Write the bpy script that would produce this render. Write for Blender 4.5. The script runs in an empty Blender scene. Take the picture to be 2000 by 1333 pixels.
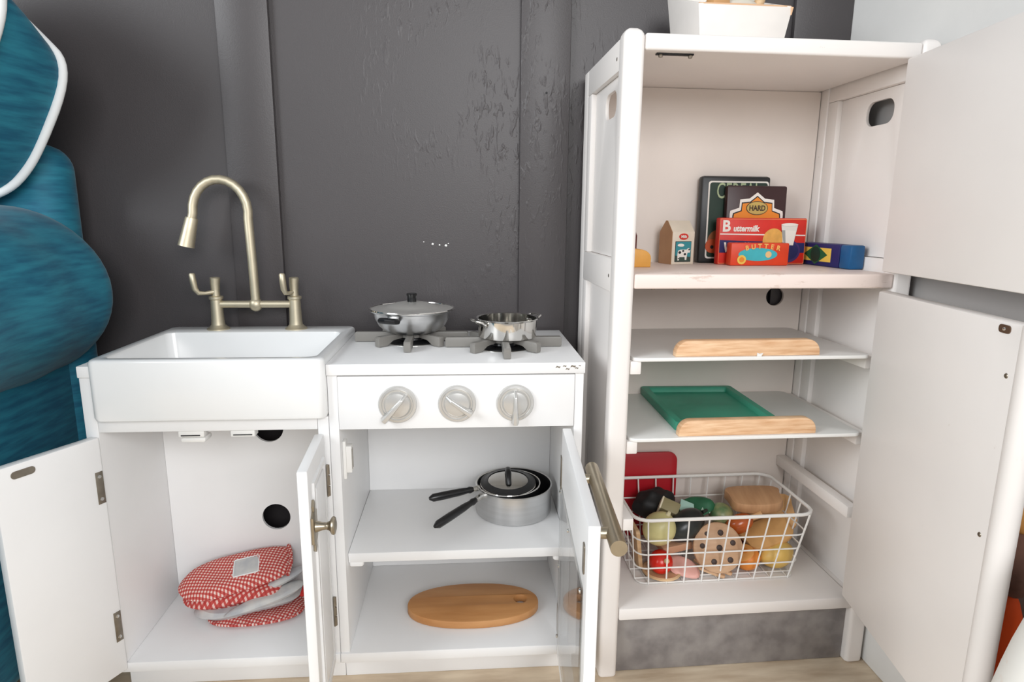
import bpy, bmesh, math, random
from mathutils import Matrix, Vector, Euler
from mathutils.geometry import tessellate_polygon
random.seed(7)
S = bpy.context.scene
COL = S.collection
PI = math.pi

# ------------------------------------------------------------------ camera
cam_d = bpy.data.cameras.new('camera')
cam_d.sensor_width = 36.0
cam_d.sensor_fit = 'HORIZONTAL'
cam_d.lens = 36.0 * 1227.56 / 2000.0
cam_d.clip_start = 0.02
cam = bpy.data.objects.new('camera', cam_d)
COL.objects.link(cam)
FWD = Vector((0.07280438, 0.97769745, -0.19699549))
RGT = Vector((0.99732637, -0.07261538, 0.00819234))
UPV = Vector((0.00629528, 0.19706524, 0.98037017))
CP = Vector((-0.03293, -0.99868, 0.83672))
cam.matrix_world = Matrix(((RGT.x, UPV.x, -FWD.x, CP.x), (RGT.y, UPV.y, -FWD.y, CP.y),
                           (RGT.z, UPV.z, -FWD.z, CP.z), (0, 0, 0, 1)))
S.camera = cam

# ------------------------------------------------------------------ light
w = bpy.data.worlds.new('daylight')
S.world = w
w.use_nodes = True
bg = w.node_tree.nodes['Background']
bg.inputs[0].default_value = (0.97, 0.98, 1.0, 1)
bg.inputs[1].default_value = 0.40


def area(name, loc, target, sx, sy, power, col):
    d = bpy.data.lights.new(name, 'AREA')
    d.shape = 'RECTANGLE'
    d.size = sx
    d.size_y = sy
    d.energy = power
    d.color = col
    o = bpy.data.objects.new(name, d)
    COL.objects.link(o)
    o.location = loc
    o.rotation_euler = (Vector(target) - Vector(loc)).to_track_quat('-Z', 'Y').to_euler()
    return o


area('window_daylight', (0.9, -3.2, 1.85), (0.0, 0.2, 0.55), 2.6, 1.2, 95, (0.985, 0.99, 1.0))
area('side_window_daylight', (-2.6, -1.8, 1.8), (0.2, 0.0, 0.6), 1.6, 1.6, 80, (0.93, 0.97, 1.0))

vs = S.view_settings
vs.view_transform = 'Standard'
vs.look = 'None'
vs.exposure = 0.06
vs.gamma = 1.0
vs.use_curve_mapping = False

# ------------------------------------------------------------------ materials
MATS = {}


def srgb(r, g, b):
    f = lambda c: (c / 255.0) / 12.92 if c / 255.0 <= 0.04045 else ((c / 255.0 + 0.055) / 1.055) ** 2.4
    return (f(r), f(g), f(b), 1.0)


def mat(name, col, rough=0.5, metal=0.0, vary=0.06, scale=8.0, bump=0.0, bscale=60.0, stretch=(1, 1, 1), coat=0.0,
        sheen=0.0, col2=None, detail=4.0, lo=0.35, hi=0.65):
    if name in MATS:
        return MATS[name]
    m = bpy.data.materials.new(name)
    m.use_nodes = True
    nt = m.node_tree
    n = nt.nodes
    L = nt.links
    b = n['Principled BSDF']
    b.inputs['Roughness'].default_value = rough
    b.inputs['Metallic'].default_value = metal
    if coat:
        b.inputs['Coat Weight'].default_value = coat
        b.inputs['Coat Roughness'].default_value = 0.15
    if sheen:
        b.inputs['Sheen Weight'].default_value = sheen
        b.inputs['Sheen Roughness'].default_value = 0.4
    tc = n.new('ShaderNodeTexCoord')
    mp = n.new('ShaderNodeMapping')
    mp.inputs['Scale'].default_value = stretch
    L.new(tc.outputs['Object'], mp.inputs['Vector'])
    nz = n.new('ShaderNodeTexNoise')
    nz.inputs['Scale'].default_value = scale
    nz.inputs['Detail'].default_value = detail
    L.new(mp.outputs[0], nz.inputs['Vector'])
    rp = n.new('ShaderNodeValToRGB')
    c = col
    if col2 is None:
        d = tuple(max(0, x * (1 - vary)) for x in c[:3]) + (1,)
        e = tuple(min(1, x * (1 + vary)) for x in c[:3]) + (1,)
    else:
        d, e = c, col2
    rp.color_ramp.elements[0].color = d
    rp.color_ramp.elements[0].position = lo
    rp.color_ramp.elements[1].color = e
    rp.color_ramp.elements[1].position = hi
    L.new(nz.outputs['Fac'], rp.inputs['Fac'])
    L.new(rp.outputs['Color'], b.inputs['Base Color'])
    if bump:
        nb = n.new('ShaderNodeTexNoise')
        nb.inputs['Scale'].default_value = bscale
        nb.inputs['Detail'].default_value = 3
        L.new(mp.outputs[0], nb.inputs['Vector'])
        bp = n.new('ShaderNodeBump')
        bp.inputs['Strength'].default_value = bump
        bp.inputs['Distance'].default_value = 0.002
        L.new(nb.outputs['Fac'], bp.inputs['Height'])
        L.new(bp.outputs[0], b.inputs['Normal'])
    MATS[name] = m
    return m


def worn_paint(name, col, under, rough=0.42, amount=0.70, scale=45.0, stretch=(1, 1, 1)):
    """painted wood with sparse scuffs that show a darker coat"""
    m = mat(name, col, rough, vary=0.025, scale=4, bump=0.05, bscale=90)
    nt = m.node_tree
    n = nt.nodes
    L = nt.links
    b = n['Principled BSDF']
    rp = b.inputs['Base Color'].links[0].from_node
    tc = [x for x in n if x.type == 'TEX_COORD'][0]
    mp = n.new('ShaderNodeMapping')
    mp.inputs['Scale'].default_value = stretch
    L.new(tc.outputs['Object'], mp.inputs['Vector'])
    nz = n.new('ShaderNodeTexNoise')
    nz.inputs['Scale'].default_value = scale
    nz.inputs['Detail'].default_value = 6
    nz.inputs['Roughness'].default_value = 0.7
    L.new(mp.outputs[0], nz.inputs['Vector'])
    r2 = n.new('ShaderNodeValToRGB')
    r2.color_ramp.elements[0].position = amount
    r2.color_ramp.elements[0].color = (0, 0, 0, 1)
    r2.color_ramp.elements[1].position = amount + 0.06
    r2.color_ramp.elements[1].color = (0.6, 0.6, 0.6, 1)
    L.new(nz.outputs['Fac'], r2.inputs['Fac'])
    mx = n.new('ShaderNodeMix')
    mx.data_type = 'RGBA'
    L.new(r2.outputs['Color'], mx.inputs[0])
    L.new(rp.outputs['Color'], mx.inputs[6])
    mx.inputs[7].default_value = under
    L.new(mx.outputs[2], b.inputs['Base Color'])
    return m


WHITE = worn_paint('white_satin_paint', srgb(235, 235, 235), srgb(196, 196, 194), 0.38, 0.73)
WHITE_IN = mat('white_laminate', srgb(236, 236, 236), 0.5, vary=0.02, scale=5)
BASIN = mat('glossy_white_basin', srgb(236, 237, 237), 0.22, vary=0.01, coat=0.3)
FRW = worn_paint('aged_white_paint', srgb(238, 233, 229), srgb(200, 188, 176), 0.42, 0.70, 38)
FRIN = mat('warm_white_laminate', srgb(231, 221, 213), 0.5, vary=0.03, scale=6)
FRSHELF = worn_paint('pinkish_worn_shelf_paint', srgb(236, 220, 212), srgb(196, 170, 155), 0.45, 0.60, 14, (1, 1, 5))
TRAYW = mat('white_plastic', srgb(234, 233, 230), 0.35, vary=0.015)
GREYK = mat('grey_kick_paint', srgb(122, 117, 116), 0.4, col2=srgb(150, 145, 142), scale=26, bump=0.1, bscale=30)
FAUC = mat('satin_champagne_metal', srgb(204, 194, 170), 0.46, 0.85, vary=0.04, scale=40)
BRONZE = mat('brushed_champagne_metal', srgb(176, 166, 146), 0.36, 1.0, vary=0.06, scale=40, bump=0.05, bscale=200)
NICKEL = mat('aged_nickel', srgb(170, 160, 142), 0.33, 1.0, vary=0.08, scale=60)
HINGE = mat('hinge_steel', srgb(150, 142, 130), 0.4, 1.0, vary=0.1, scale=80)
CHROME = mat('polished_steel', srgb(214, 212, 208), 0.10, 1.0, vary=0.02, scale=20)
ALU = mat('brushed_aluminium', srgb(205, 205, 205), 0.30, 1.0, vary=0.05, scale=6, bump=0.08, bscale=60, stretch=(1, 1, 20))
LIDM = mat('satin_steel', srgb(212, 210, 205), 0.34, 0.65, vary=0.03, scale=20)
NONSTICK = mat('black_nonstick', srgb(36, 36, 38), 0.35, 0.0, vary=0.1, scale=30)
BLACKP = mat('black_bakelite', srgb(22, 22, 24), 0.28, 0.0, vary=0.1, scale=20)
GRATE = mat('grey_grate_plastic', srgb(128, 125, 120), 0.42, 0.0, vary=0.05, scale=20)
SILVERP = mat('silver_knob_plastic', srgb(206, 205, 202), 0.28, 0.6, vary=0.02, scale=20)
BLACK = mat('flat_black', srgb(20, 20, 22), 0.6, vary=0.05)


def wood(name, a, b_, scale=10, stretch=(1, 8, 8), rough=0.5, lo=0.3, hi=0.7):
    return mat(name, a, rough, col2=b_, scale=scale, stretch=stretch, bump=0.06, bscale=40, detail=8, lo=lo, hi=hi)


OAK = wood('pale_oak', srgb(206, 156, 112), srgb(238, 202, 164), 14, (1.5, 1.5, 14))
BOARDW = wood('warm_beech_board', srgb(186, 128, 74), srgb(205, 150, 96), 8, (1, 6, 6), 0.45)
PINE = wood('raw_light_wood', srgb(205, 165, 120), srgb(224, 190, 148), 14, (1, 6, 6))
TANW = wood('raw_tan_wood', srgb(176, 132, 94), srgb(196, 152, 112), 14, (6, 1, 1))
COOKIE = wood('cookie_wood', srgb(184, 144, 110), srgb(204, 166, 132), 20, (1, 4, 4))
VELVET = mat('teal_velvet', srgb(4, 88, 116), 0.7, col2=srgb(30, 120, 142), scale=14, stretch=(1.0, 1.0, 7), bump=0.3,
             bscale=26, sheen=0.12, detail=8)
PIPING = mat('white_piping', srgb(236, 238, 238), 0.7, vary=0.03, bump=0.1, bscale=200)
WIRE = mat('white_coated_wire', srgb(238, 236, 232), 0.35, vary=0.01)


def plain(name, r, g, b, rough=0.5, vary=0.05, **k):
    return mat(name, srgb(r, g, b), rough, vary=vary, **k)


# dark wall paint : lapped brush marks and drips with a slight sheen
def wall_paint():
    m = mat('charcoal_wall_paint', srgb(68, 64, 65), 0.42, vary=0.04, scale=3)
    nt = m.node_tree
    n = nt.nodes
    L = nt.links
    b = n['Principled BSDF']
    tc = [x for x in n if x.type == 'TEX_COORD'][0]
    fine = n.new('ShaderNodeTexNoise')
    fine.inputs['Scale'].default_value = 420
    L.new(tc.outputs['Object'], fine.inputs['Vector'])
    mp = n.new('ShaderNodeMapping')
    mp.inputs['Scale'].default_value = (110, 110, 34)
    mp.inputs['Rotation'].default_value = (0, 0.12, 0)
    L.new(tc.outputs['Object'], mp.inputs['Vector'])
    drip = n.new('ShaderNodeTexNoise')
    drip.inputs['Scale'].default_value = 1.0
    drip.inputs['Detail'].default_value = 2
    drip.inputs['Distortion'].default_value = 0.6
    L.new(mp.outputs[0], drip.inputs['Vector'])
    rd = n.new('ShaderNodeValToRGB')
    rd.color_ramp.elements[0].position = 0.54
    rd.color_ramp.elements[1].position = 0.70
    L.new(drip.outputs['Fac'], rd.inputs['Fac'])
    patch = n.new('ShaderNodeTexNoise')
    patch.inputs['Scale'].default_value = 5.5
    patch.inputs['Detail'].default_value = 1
    L.new(tc.outputs['Object'], patch.inputs['Vector'])
    rp = n.new('ShaderNodeValToRGB')
    rp.color_ramp.elements[0].position = 0.40
    rp.color_ramp.elements[1].position = 0.52
    L.new(patch.outputs['Fac'], rp.inputs['Fac'])
    dist = n.new('ShaderNodeVectorMath')
    dist.operation = 'DISTANCE'
    geo = n.new('ShaderNodeNewGeometry')
    msc = n.new('ShaderNodeMapping')
    msc.inputs['Scale'].default_value = (1.0, 0.0, 0.55)
    L.new(geo.outputs['Position'], msc.inputs['Vector'])
    L.new(msc.outputs[0], dist.inputs[0])
    dist.inputs[1].default_value = (0.02, 0.0, 0.62)
    fall = n.new('ShaderNodeMapRange')
    fall.inputs['From Min'].default_value = 0.12
    fall.inputs['From Max'].default_value = 0.28
    fall.inputs['To Min'].default_value = 1.0
    fall.inputs['To Max'].default_value = 0.06
    L.new(dist.outputs['Value'], fall.inputs['Value'])
    loc_ = n.new('ShaderNodeMath')
    loc_.operation = 'MULTIPLY'
    L.new(rp.outputs['Color'], loc_.inputs[0])
    L.new(fall.outputs[0], loc_.inputs[1])
    rp = loc_
    mul = n.new('ShaderNodeMath')
    mul.operation = 'MULTIPLY'
    L.new(rd.outputs['Color'], mul.inputs[0])
    L.new(rp.outputs[0], mul.inputs[1])
    add = n.new('ShaderNodeMath')
    add.operation = 'MULTIPLY_ADD'
    L.new(fine.outputs['Fac'], add.inputs[0])
    add.inputs[1].default_value = 0.22
    L.new(mul.outputs[0], add.inputs[2])
    bp = n.new('ShaderNodeBump')
    bp.inputs['Strength'].default_value = 0.55
    bp.inputs['Distance'].default_value = 0.0016
    L.new(add.outputs[0], bp.inputs['Height'])
    L.new(bp.outputs[0], b.inputs['Normal'])
    return m


WALLD = wall_paint()
WALLW = mat('white_wall_paint', srgb(232, 231, 228), 0.6, vary=0.02, bump=0.08, bscale=150)
FLOORM = wood('pale_wood_floor', srgb(186, 164, 138), srgb(222, 205, 180), 5, (2, 10, 1), 0.45)


def glass_mat():
    m = bpy.data.materials.new('clear_acrylic')
    m.use_nodes = True
    nt = m.node_tree
    n = nt.nodes
    n.remove(n['Principled BSDF'])
    tr = n.new('ShaderNodeBsdfTransparent')
    tr.inputs[0].default_value = (0.95, 0.955, 0.955, 1)
    gl = n.new('ShaderNodeBsdfGlossy')
    gl.inputs['Roughness'].default_value = 0.04
    lw = n.new('ShaderNodeLayerWeight')       # Schlick reflectance, alike from both faces of the sheet
    lw.inputs['Blend'].default_value = 0.5
    pw = n.new('ShaderNodeMath')
    pw.operation = 'POWER'
    nt.links.new(lw.outputs['Facing'], pw.inputs[0])
    pw.inputs[1].default_value = 5.0
    fr_ = n.new('ShaderNodeMath')
    fr_.operation = 'MULTIPLY_ADD'
    nt.links.new(pw.outputs[0], fr_.inputs[0])
    fr_.inputs[1].default_value = 0.95
    fr_.inputs[2].default_value = 0.04
    mx = n.new('ShaderNodeMixShader')
    nt.links.new(fr_.outputs[0], mx.inputs[0])
    nt.links.new(tr.outputs[0], mx.inputs[1])
    nt.links.new(gl.outputs[0], mx.inputs[2])
    nt.links.new(mx.outputs[0], n['Material Output'].inputs[0])
    return m


ACRYLIC = glass_mat()


def gingham(name, ca, cb, cc, n_per_m=150.0, rot=0.0):
    m = bpy.data.materials.new(name)
    m.use_nodes = True
    nt = m.node_tree
    n = nt.nodes
    L = nt.links
    b = n['Principled BSDF']
    b.inputs['Roughness'].default_value = 0.85
    tc = n.new('ShaderNodeTexCoord')
    mp = n.new('ShaderNodeMapping')
    mp.inputs['Rotation'].default_value = (0, 0, rot)
    mp.inputs['Scale'].default_value = (n_per_m,) * 3
    L.new(tc.outputs['Object'], mp.inputs['Vector'])
    sp = n.new('ShaderNodeSeparateXYZ')
    L.new(mp.outputs[0], sp.inputs[0])
    outs = []
    for k in (0, 1):
        f = n.new('ShaderNodeMath')
        f.operation = 'FRACT'
        L.new(sp.outputs[k], f.inputs[0])
        g = n.new('ShaderNodeMath')
        g.operation = 'GREATER_THAN'
        g.inputs[1].default_value = 0.5
        L.new(f.outputs[0], g.inputs[0])
        outs.append(g)
    ad = n.new('ShaderNodeMath')
    ad.operation = 'ADD'
    L.new(outs[0].outputs[0], ad.inputs[0])
    L.new(outs[1].outputs[0], ad.inputs[1])
    hv = n.new('ShaderNodeMath')
    hv.operation = 'MULTIPLY'
    hv.inputs[1].default_value = 0.5
    L.new(ad.outputs[0], hv.inputs[0])
    rp = n.new('ShaderNodeValToRGB')
    rp.color_ramp.interpolation = 'CONSTANT'
    e = rp.color_ramp.elements
    e[0].position = 0.0
    e[0].color = ca
    e[1].position = 0.25
    e[1].color = cb
    x = e.new(0.75)
    x.color = cc
    L.new(hv.outputs[0], rp.inputs['Fac'])
    L.new(rp.outputs['Color'], b.inputs['Base Color'])
    return m


GING = gingham('red_gingham', srgb(230, 206, 198), srgb(198, 96, 88), srgb(172, 52, 50), 165, 0.35)
GING2 = gingham('red_ticking_stripe', srgb(226, 186, 178), srgb(190, 76, 70), srgb(176, 56, 52), 130, -0.5)
GREYCL = mat('grey_lining_cloth', srgb(176, 178, 182), 0.9, col2=srgb(206, 204, 200), scale=30, bump=0.2, bscale=120)
REDCL = plain('red_binding', 196, 44, 40, 0.85)

# ------------------------------------------------------------------ builders
WM = {}
I4 = Matrix.Identity(4)
FYAW = 0.0232
FM = Matrix.Translation((0.2064, -0.0017, 0)) @ Matrix.Rotation(FYAW, 4, 'Z')   # fridge frame


def thing(name, label, cat, M=I4, group=None, kind=None):
    o = bpy.data.objects.new(name, None)
    o.empty_display_size = 0.05
    COL.objects.link(o)
    o.matrix_world = M
    WM[o.name] = M.copy()
    if label:
        o['label'] = label
    if cat:
        o['category'] = cat
    if group:
        o['group'] = group
    if kind:
        o['kind'] = kind
    return o


def finish(bm, smooth=35):
    bmesh.ops.recalc_face_normals(bm, faces=bm.faces)
    me = bpy.data.meshes.new('m')
    bm.to_mesh(me)
    bm.free()
    if smooth:
        me.shade_smooth()
        me.set_sharp_from_angle(angle=math.radians(smooth))
    return me


def part(name, bm, m, parent=None, frame=None, smooth=35, label=None, cat=None, kind=None, group=None, loc=None):
    """bm in `frame` coordinates (None = already local to the parent)"""
    me = finish(bm, smooth) if isinstance(bm, bmesh.types.BMesh) else bm
    me.name = name
    if m:
        me.materials.clear()
        me.materials.append(m)
    o = bpy.data.objects.new(name, me)
    COL.objects.link(o)
    if parent is not None:
        o.parent = parent
        P = WM[parent.name]
    else:
        P = I4
    if frame is not None:
        me.transform(P.inverted() @ frame)
        if me.users == 1:
            pass
    L = Matrix.Translation(loc) if loc is not None else I4
    o.matrix_parent_inverse = I4
    o.matrix_basis = L
    WM[o.name] = P @ L
    if frame is not None or parent is None:
        # put the origin at the base of the piece
        vs_ = [v.co for v in me.vertices]
        c = Vector((sum(v.x for v in vs_) / len(vs_), sum(v.y for v in vs_) / len(vs_), min(v.z for v in vs_)))
        if o.name != 'x' and me.users == 1 and loc is None:
            me.transform(Matrix.Translation(-c))
            o.matrix_basis = Matrix.Translation(c)
            WM[o.name] = P @ Matrix.Translation(c)
    for k, v in (('label', label), ('category', cat), ('kind', kind), ('group', group)):
        if v:
            o[k] = v
    return o


def inst(src, parent, loc, rot=None):
    """linked copy of a part at another place of the same thing"""
    o = src.copy()
    COL.objects.link(o)
    o.parent = parent
    o.matrix_parent_inverse = I4
    M = Matrix.Translation(loc)
    if rot is not None:
        M = M @ Euler(rot).to_matrix().to_4x4()
    o.matrix_basis = M
    WM[o.name] = WM[parent.name] @ M
    return o


def B():
    return bmesh.new()


def box(bm, x0, x1, y0, y1, z0, z1, bev=0.0015, seg=2, M=None):
    r = bmesh.ops.create_cube(bm, size=1.0)
    vs_ = r['verts']
    for v in vs_:
        v.co = Vector(((v.co.x + .5) * (x1 - x0) + x0, (v.co.y + .5) * (y1 - y0) + y0, (v.co.z + .5) * (z1 - z0) + z0))
    if bev > 0:
        es = list({e for v in vs_ for e in v.link_edges})
        rr = bmesh.ops.bevel(bm, geom=es, offset=min(bev, (x1 - x0) * .45, (y1 - y0) * .45, (z1 - z0) * .45), segments=seg,
                             profile=0.5, affect='EDGES')
        vs_ = list({v for f in rr['faces'] for v in f.verts} | {v for v in vs_ if v.is_valid})
    if M is not None:
        bmesh.ops.transform(bm, matrix=M, verts=vs_)
    return bm


def Bx(*a, **k):
    return box(B(), *a, **k)


def lathe(prof, segs=40, M=None, bm=None):
    bm = bm or B()
    rings = []
    for r, z in prof:
        if r < 1e-6:
            rings.append([bm.verts.new((0, 0, z))])
        else:
            rings.append([bm.verts.new((r * math.cos(2 * PI * i / segs), r * math.sin(2 * PI * i / segs), z)) for i in range(segs)])
    for a, b in zip(rings, rings[1:]):
        for i in range(segs):
            j = (i + 1) % segs
            if len(a) == 1 and len(b) == 1:
                continue
            if len(a) == 1:
                bm.faces.new((a[0], b[i], b[j]))
            elif len(b) == 1:
                bm.faces.new((a[i], a[j], b[0]))
            else:
                bm.faces.new((a[i], a[j], b[j], b[i]))
    if M is not None:
        bmesh.ops.transform(bm, matrix=M, verts=[v for r in rings for v in r])
    return bm


def tube(pts, r, segs=10, closed=False, caps=True, bm=None, M=None):
    bm = bm or B()
    pts = [Vector(p) for p in pts]
    n = len(pts)
    rad = r if isinstance(r, (list, tuple)) else [r] * n
    tang = []
    for i in range(n):
        if closed:
            t = pts[(i + 1) % n] - pts[i - 1]
        else:
            t = pts[min(i + 1, n - 1)] - pts[max(i - 1, 0)]
        tang.append(t.normalized())
    ref = Vector((0, 0, 1)) if abs(tang[0].z) < 0.9 else Vector((1, 0, 0))
    nrm = (ref - tang[0] * ref.dot(tang[0])).normalized()
    rings = []
    for i in range(n):
        nrm = (nrm - tang[i] * nrm.dot(tang[i])).normalized()
        bi = tang[i].cross(nrm)
        rings.append([bm.verts.new(pts[i] + (nrm * math.cos(2 * PI * k / segs) + bi * math.sin(2 * PI * k / segs)) * rad[i])
                      for k in range(segs)])
    m = n if closed else n - 1
    for i in range(m):
        a, b = rings[i], rings[(i + 1) % n]
        off = 0
        if closed and i == n - 1:
            off = min(range(segs), key=lambda q: (a[0].co - b[q].co).length)
        for k in range(segs):
            bm.faces.new((a[k], a[(k + 1) % segs], b[(k + 1 + off) % segs], b[(k + off) % segs]))
    if caps and not closed:
        bm.faces.new(rings[0][::-1])
        bm.faces.new(rings[-1])
    if M is not None:
        bmesh.ops.transform(bm, matrix=M, verts=[v for q in rings for v in q])
    return bm


def rrect(x0, x1, y0, y1, r, n=6):
    out = []
    for cx, cy, a in ((x1 - r, y1 - r, 0), (x0 + r, y1 - r, 90), (x0 + r, y0 + r, 180), (x1 - r, y0 + r, 270)):
        for i in range(n + 1):
            t = math.radians(a + 90 * i / n)
            out.append((cx + r * math.cos(t), cy + r * math.sin(t)))
    return out


def circ(cx, cy, r, n=32, ry=None):
    ry = ry or r
    return [(cx + r * math.cos(2 * PI * i / n), cy + ry * math.sin(2 * PI * i / n)) for i in range(n)]


def plate(outer, holes, h0, h1, axis='xy', bev=0.0, bm=None, M=None):
    """flat panel with real holes; axis names the plane of the outline"""
    bm2 = B()
    loops = [outer] + list(holes)
    vs_ = [bm2.verts.new((p[0], p[1], 0)) for lp in loops for p in lp]
    if holes:
        for tri in tessellate_polygon([[Vector((p[0], p[1], 0)) for p in lp] for lp in loops]):
            bm2.faces.new([vs_[i] for i in tri])
        bmesh.ops.recalc_face_normals(bm2, faces=bm2.faces)
    else:
        bm2.faces.new(vs_)
    rim = list(bm2.edges)
    r = bmesh.ops.extrude_face_region(bm2, geom=list(bm2.faces))
    nv = [g for g in r['geom'] if isinstance(g, bmesh.types.BMVert)]
    for v in nv:
        v.co.z = h1 - h0
    for v in bm2.verts:
        v.co.z += h0
    if bev:
        bmesh.ops.recalc_face_normals(bm2, faces=bm2.faces)
        be = [e for e in bm2.edges if len(e.link_faces) == 2 and e.calc_face_angle(0) > 1.0 and abs(e.verts[0].co.z - e.verts[1].co.z) < 1e-7]
        bmesh.ops.bevel(bm2, geom=be, offset=bev, segments=2, profile=.5, affect='EDGES')
    for v in bm2.verts:
        a, b, h = v.co
        if axis == 'xz':
            v.co = (a, h, b)
        elif axis == 'yz':
            v.co = (h, a, b)
    if M is not None:
        bmesh.ops.transform(bm2, matrix=M, verts=list(bm2.verts))
    if bm is not None:
        me = bpy.data.meshes.new('t')
        bm2.to_mesh(me)
        bm2.free()
        bm.from_mesh(me)
        bpy.data.meshes.remove(me)
        return bm
    return bm2


def puff(outline, t, rings=8, p=2.2, noise=0.0, flat=1.0, M=None, seed=0):
    """soft cushion over a star shaped outline (xy), thickness t (z)"""
    bm = B()
    rnd = random.Random(seed)
    n = len(outline)
    cx = sum(q[0] for q in outline) / n
    cy = sum(q[1] for q in outline) / n
    ph = [rnd.uniform(0, 6) for _ in range(6)]

    def nz(x, y):
        return noise * (math.sin(x * 55 + ph[0]) * math.cos(y * 48 + ph[1]) + .6 * math.sin((x + y) * 90 + ph[2]))
    for sgn in (1, -1):
        prev = None
        for k in range(rings + 1):
            f = 1 - k / rings
            z = t / 2 * max(0.0, (1 - f ** p)) ** 0.5
            if k == 0:
                ring = [bm.verts.new((q[0], q[1], 0)) for q in outline] if sgn == 1 else rim
                if sgn == 1:
                    rim = ring
            elif k == rings:
                ring = [bm.verts.new((cx, cy, sgn * (t / 2) * (flat if sgn < 0 else 1) + nz(cx, cy)))]
            else:
                ring = []
                for q in outline:
                    x, y = cx + (q[0] - cx) * f, cy + (q[1] - cy) * f
                    ring.append(bm.verts.new((x, y, sgn * z * (flat if sgn < 0 else 1) + nz(x, y) * (1 - f ** 6))))
            if prev is not None:
                for i in range(n):
                    j = (i + 1) % n
                    if len(ring) == 1:
                        bm.faces.new((prev[i], prev[j], ring[0]))
                    else:
                        bm.faces.new((prev[i], prev[j], ring[j], ring[i]))
            prev = ring
    if M is not None:
        bmesh.ops.transform(bm, matrix=M, verts=list(bm.verts))
    return bm


def ball(rx, ry, rz, seg=28, rings=18, fn=None, M=None):
    bm = B()
    bmesh.ops.create_uvsphere(bm, u_segments=seg, v_segments=rings, radius=1.0)
    for v in bm.verts:
        c = v.co.copy()
        s = fn(c) if fn else 1.0
        v.co = Vector((c.x * rx * s, c.y * ry * s, c.z * rz * s))
    if M is not None:
        bmesh.ops.transform(bm, matrix=M, verts=list(bm.verts))
    return bm


def T(x, y, z):
    return Matrix.Translation((x, y, z))


def R(ax, deg):
    return Matrix.Rotation(math.radians(deg), 4, ax)


def text(body, size, M, depth=0.0003, bold=0.0, sx=1.0, shear=0.0):
    cu = bpy.data.curves.new('lettering', 'FONT')
    cu.body = body
    cu.size = size
    cu.align_x = 'CENTER'
    cu.align_y = 'CENTER'
    cu.extrude = depth
    cu.offset = bold
    cu.shear = shear
    cu.resolution_u = 3
    ob = bpy.data.objects.new('lettering', cu)
    COL.objects.link(ob)
    dg = bpy.context.evaluated_depsgraph_get()
    me = bpy.data.meshes.new_from_object(ob.evaluated_get(dg))
    bpy.data.objects.remove(ob)
    bpy.data.curves.remove(cu)
    me.transform(M @ Matrix.Diagonal((sx, 1, 1, 1)))
    return me


FACE = R('X', 90)        # xy drawing -> upright, facing -y


# ------------------------------------------------------------------ the room
XL, XM, XR = -0.638, -0.257, 0.1616
WY, WX = 0.303, 0.738

floor = part('floor', Bx(-2.2, WX, -2.2, WY, -0.03, 0.0, bev=0), FLOORM, kind='structure', smooth=0)
wall_back = part('wall_back', Bx(-2.2, WX, WY + 0.008, WY + 0.06, 0.0, 2.4, bev=0), WALLD, kind='structure', smooth=0)
for x0, x1 in ((-1.07, -0.972), (-0.494, -0.398), (0.0765, 0.174), (0.619, WX - 0.0006)):
    part('batten', Bx(x0, x1, WY - 0.004, WY + 0.0078, 0.0, 2.4, bev=0.002), WALLD, wall_back, I4)
for x, z, s in ((-0.1, 0.777, .0022), (-0.086, 0.775, .0016), (-0.073, 0.774, .0025), (-0.068, 0.778, .0012), (-0.118, 0.781, .0011)):
    part('paint_chip', plate([(x + s * a, z + s * b) for a, b in ((-1, -.6), (.7, -.9), (1.1, .3), (.1, 1), (-.9, .5))], [],
                             WY + 0.0074, WY + 0.0082, 'xz'), WALLW, wall_back, I4, smooth=0)
part('nail_hole', plate(circ(0.1275, 1.072, .0022, 10), [], WY - .0046, WY - .0038, 'xz'), BLACK, wall_back, I4, smooth=0)
wr = part('wall_right', Bx(WX, WX + 0.06, -1.6, WY + 0.06, 0.0, 2.4, bev=0), WALLW, kind='structure', smooth=0)
part('lower_wall_panel', Bx(WX - .006, WX - .0003, -1.6, WY - .0045, .0905, 1.10, bev=.001), mat('grey_lower_wall', srgb(186, 183, 181), .5, vary=.03), wr, I4)  # thin sheet, greyer than the wall, over its lower part
part('baseboard_right', Bx(WX - 0.013, WX - 0.0005, -1.6, WY - 0.001, 0.0, 0.09, bev=0.004), WALLW, kind='structure')

# ------------------------------------------------------------------ sink cabinet
sc = thing('sink_cabinet', 'white play sink cabinet with both doors open, left of the stove', 'cabinet', T(-0.448, 0.14, 0))
P = lambda n, bm, m=WHITE, par=sc, **k: part(n, bm, m, par, I4, **k)
ZB, ZL, ZO = 0.075, 0.0563, 0.490
P('side_panel', Bx(XL, XL + .020, 0, .288, ZB, .581))
P('side_panel', Bx(XM - .0185, XM - .0005, 0, .288, ZB, .5118))
P('bottom_board', Bx(XL, XM - .0005, -.003, .288, ZL, ZB))
P('toe_kick', Bx(XL, XM - .0005, .036, .288, 0, ZL - .0002), WHITE)
P('front_rail', Bx(XL + .0203, XM - .0188, 0, .018, ZO, .512))
P('back_panel', plate([(XL + .0203, ZB + .0003), (XM - .0188, ZB + .0003), (XM - .0188, .511), (XL + .0203, .511)],
                      [circ(-.415, .238, .0275), circ(-.4185, .425, .0285)], .2, .206, 'xz'), WHITE_IN)
P('countertop', Bx(XL, XL + .0195, -.004, .288, .5813, .600))
bmx = Bx(-.497, -.457, .002, .02, .4795, .4897, bev=.001)
box(bmx, -.494, -.455, .001, .03, .4705, .4787, bev=.003)
P('magnetic_catch', bmx, TRAYW)
bmx = Bx(-.415, -.377, .002, .02, .479, .4897, bev=.001)
P('magnetic_catch', bmx, TRAYW)
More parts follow.
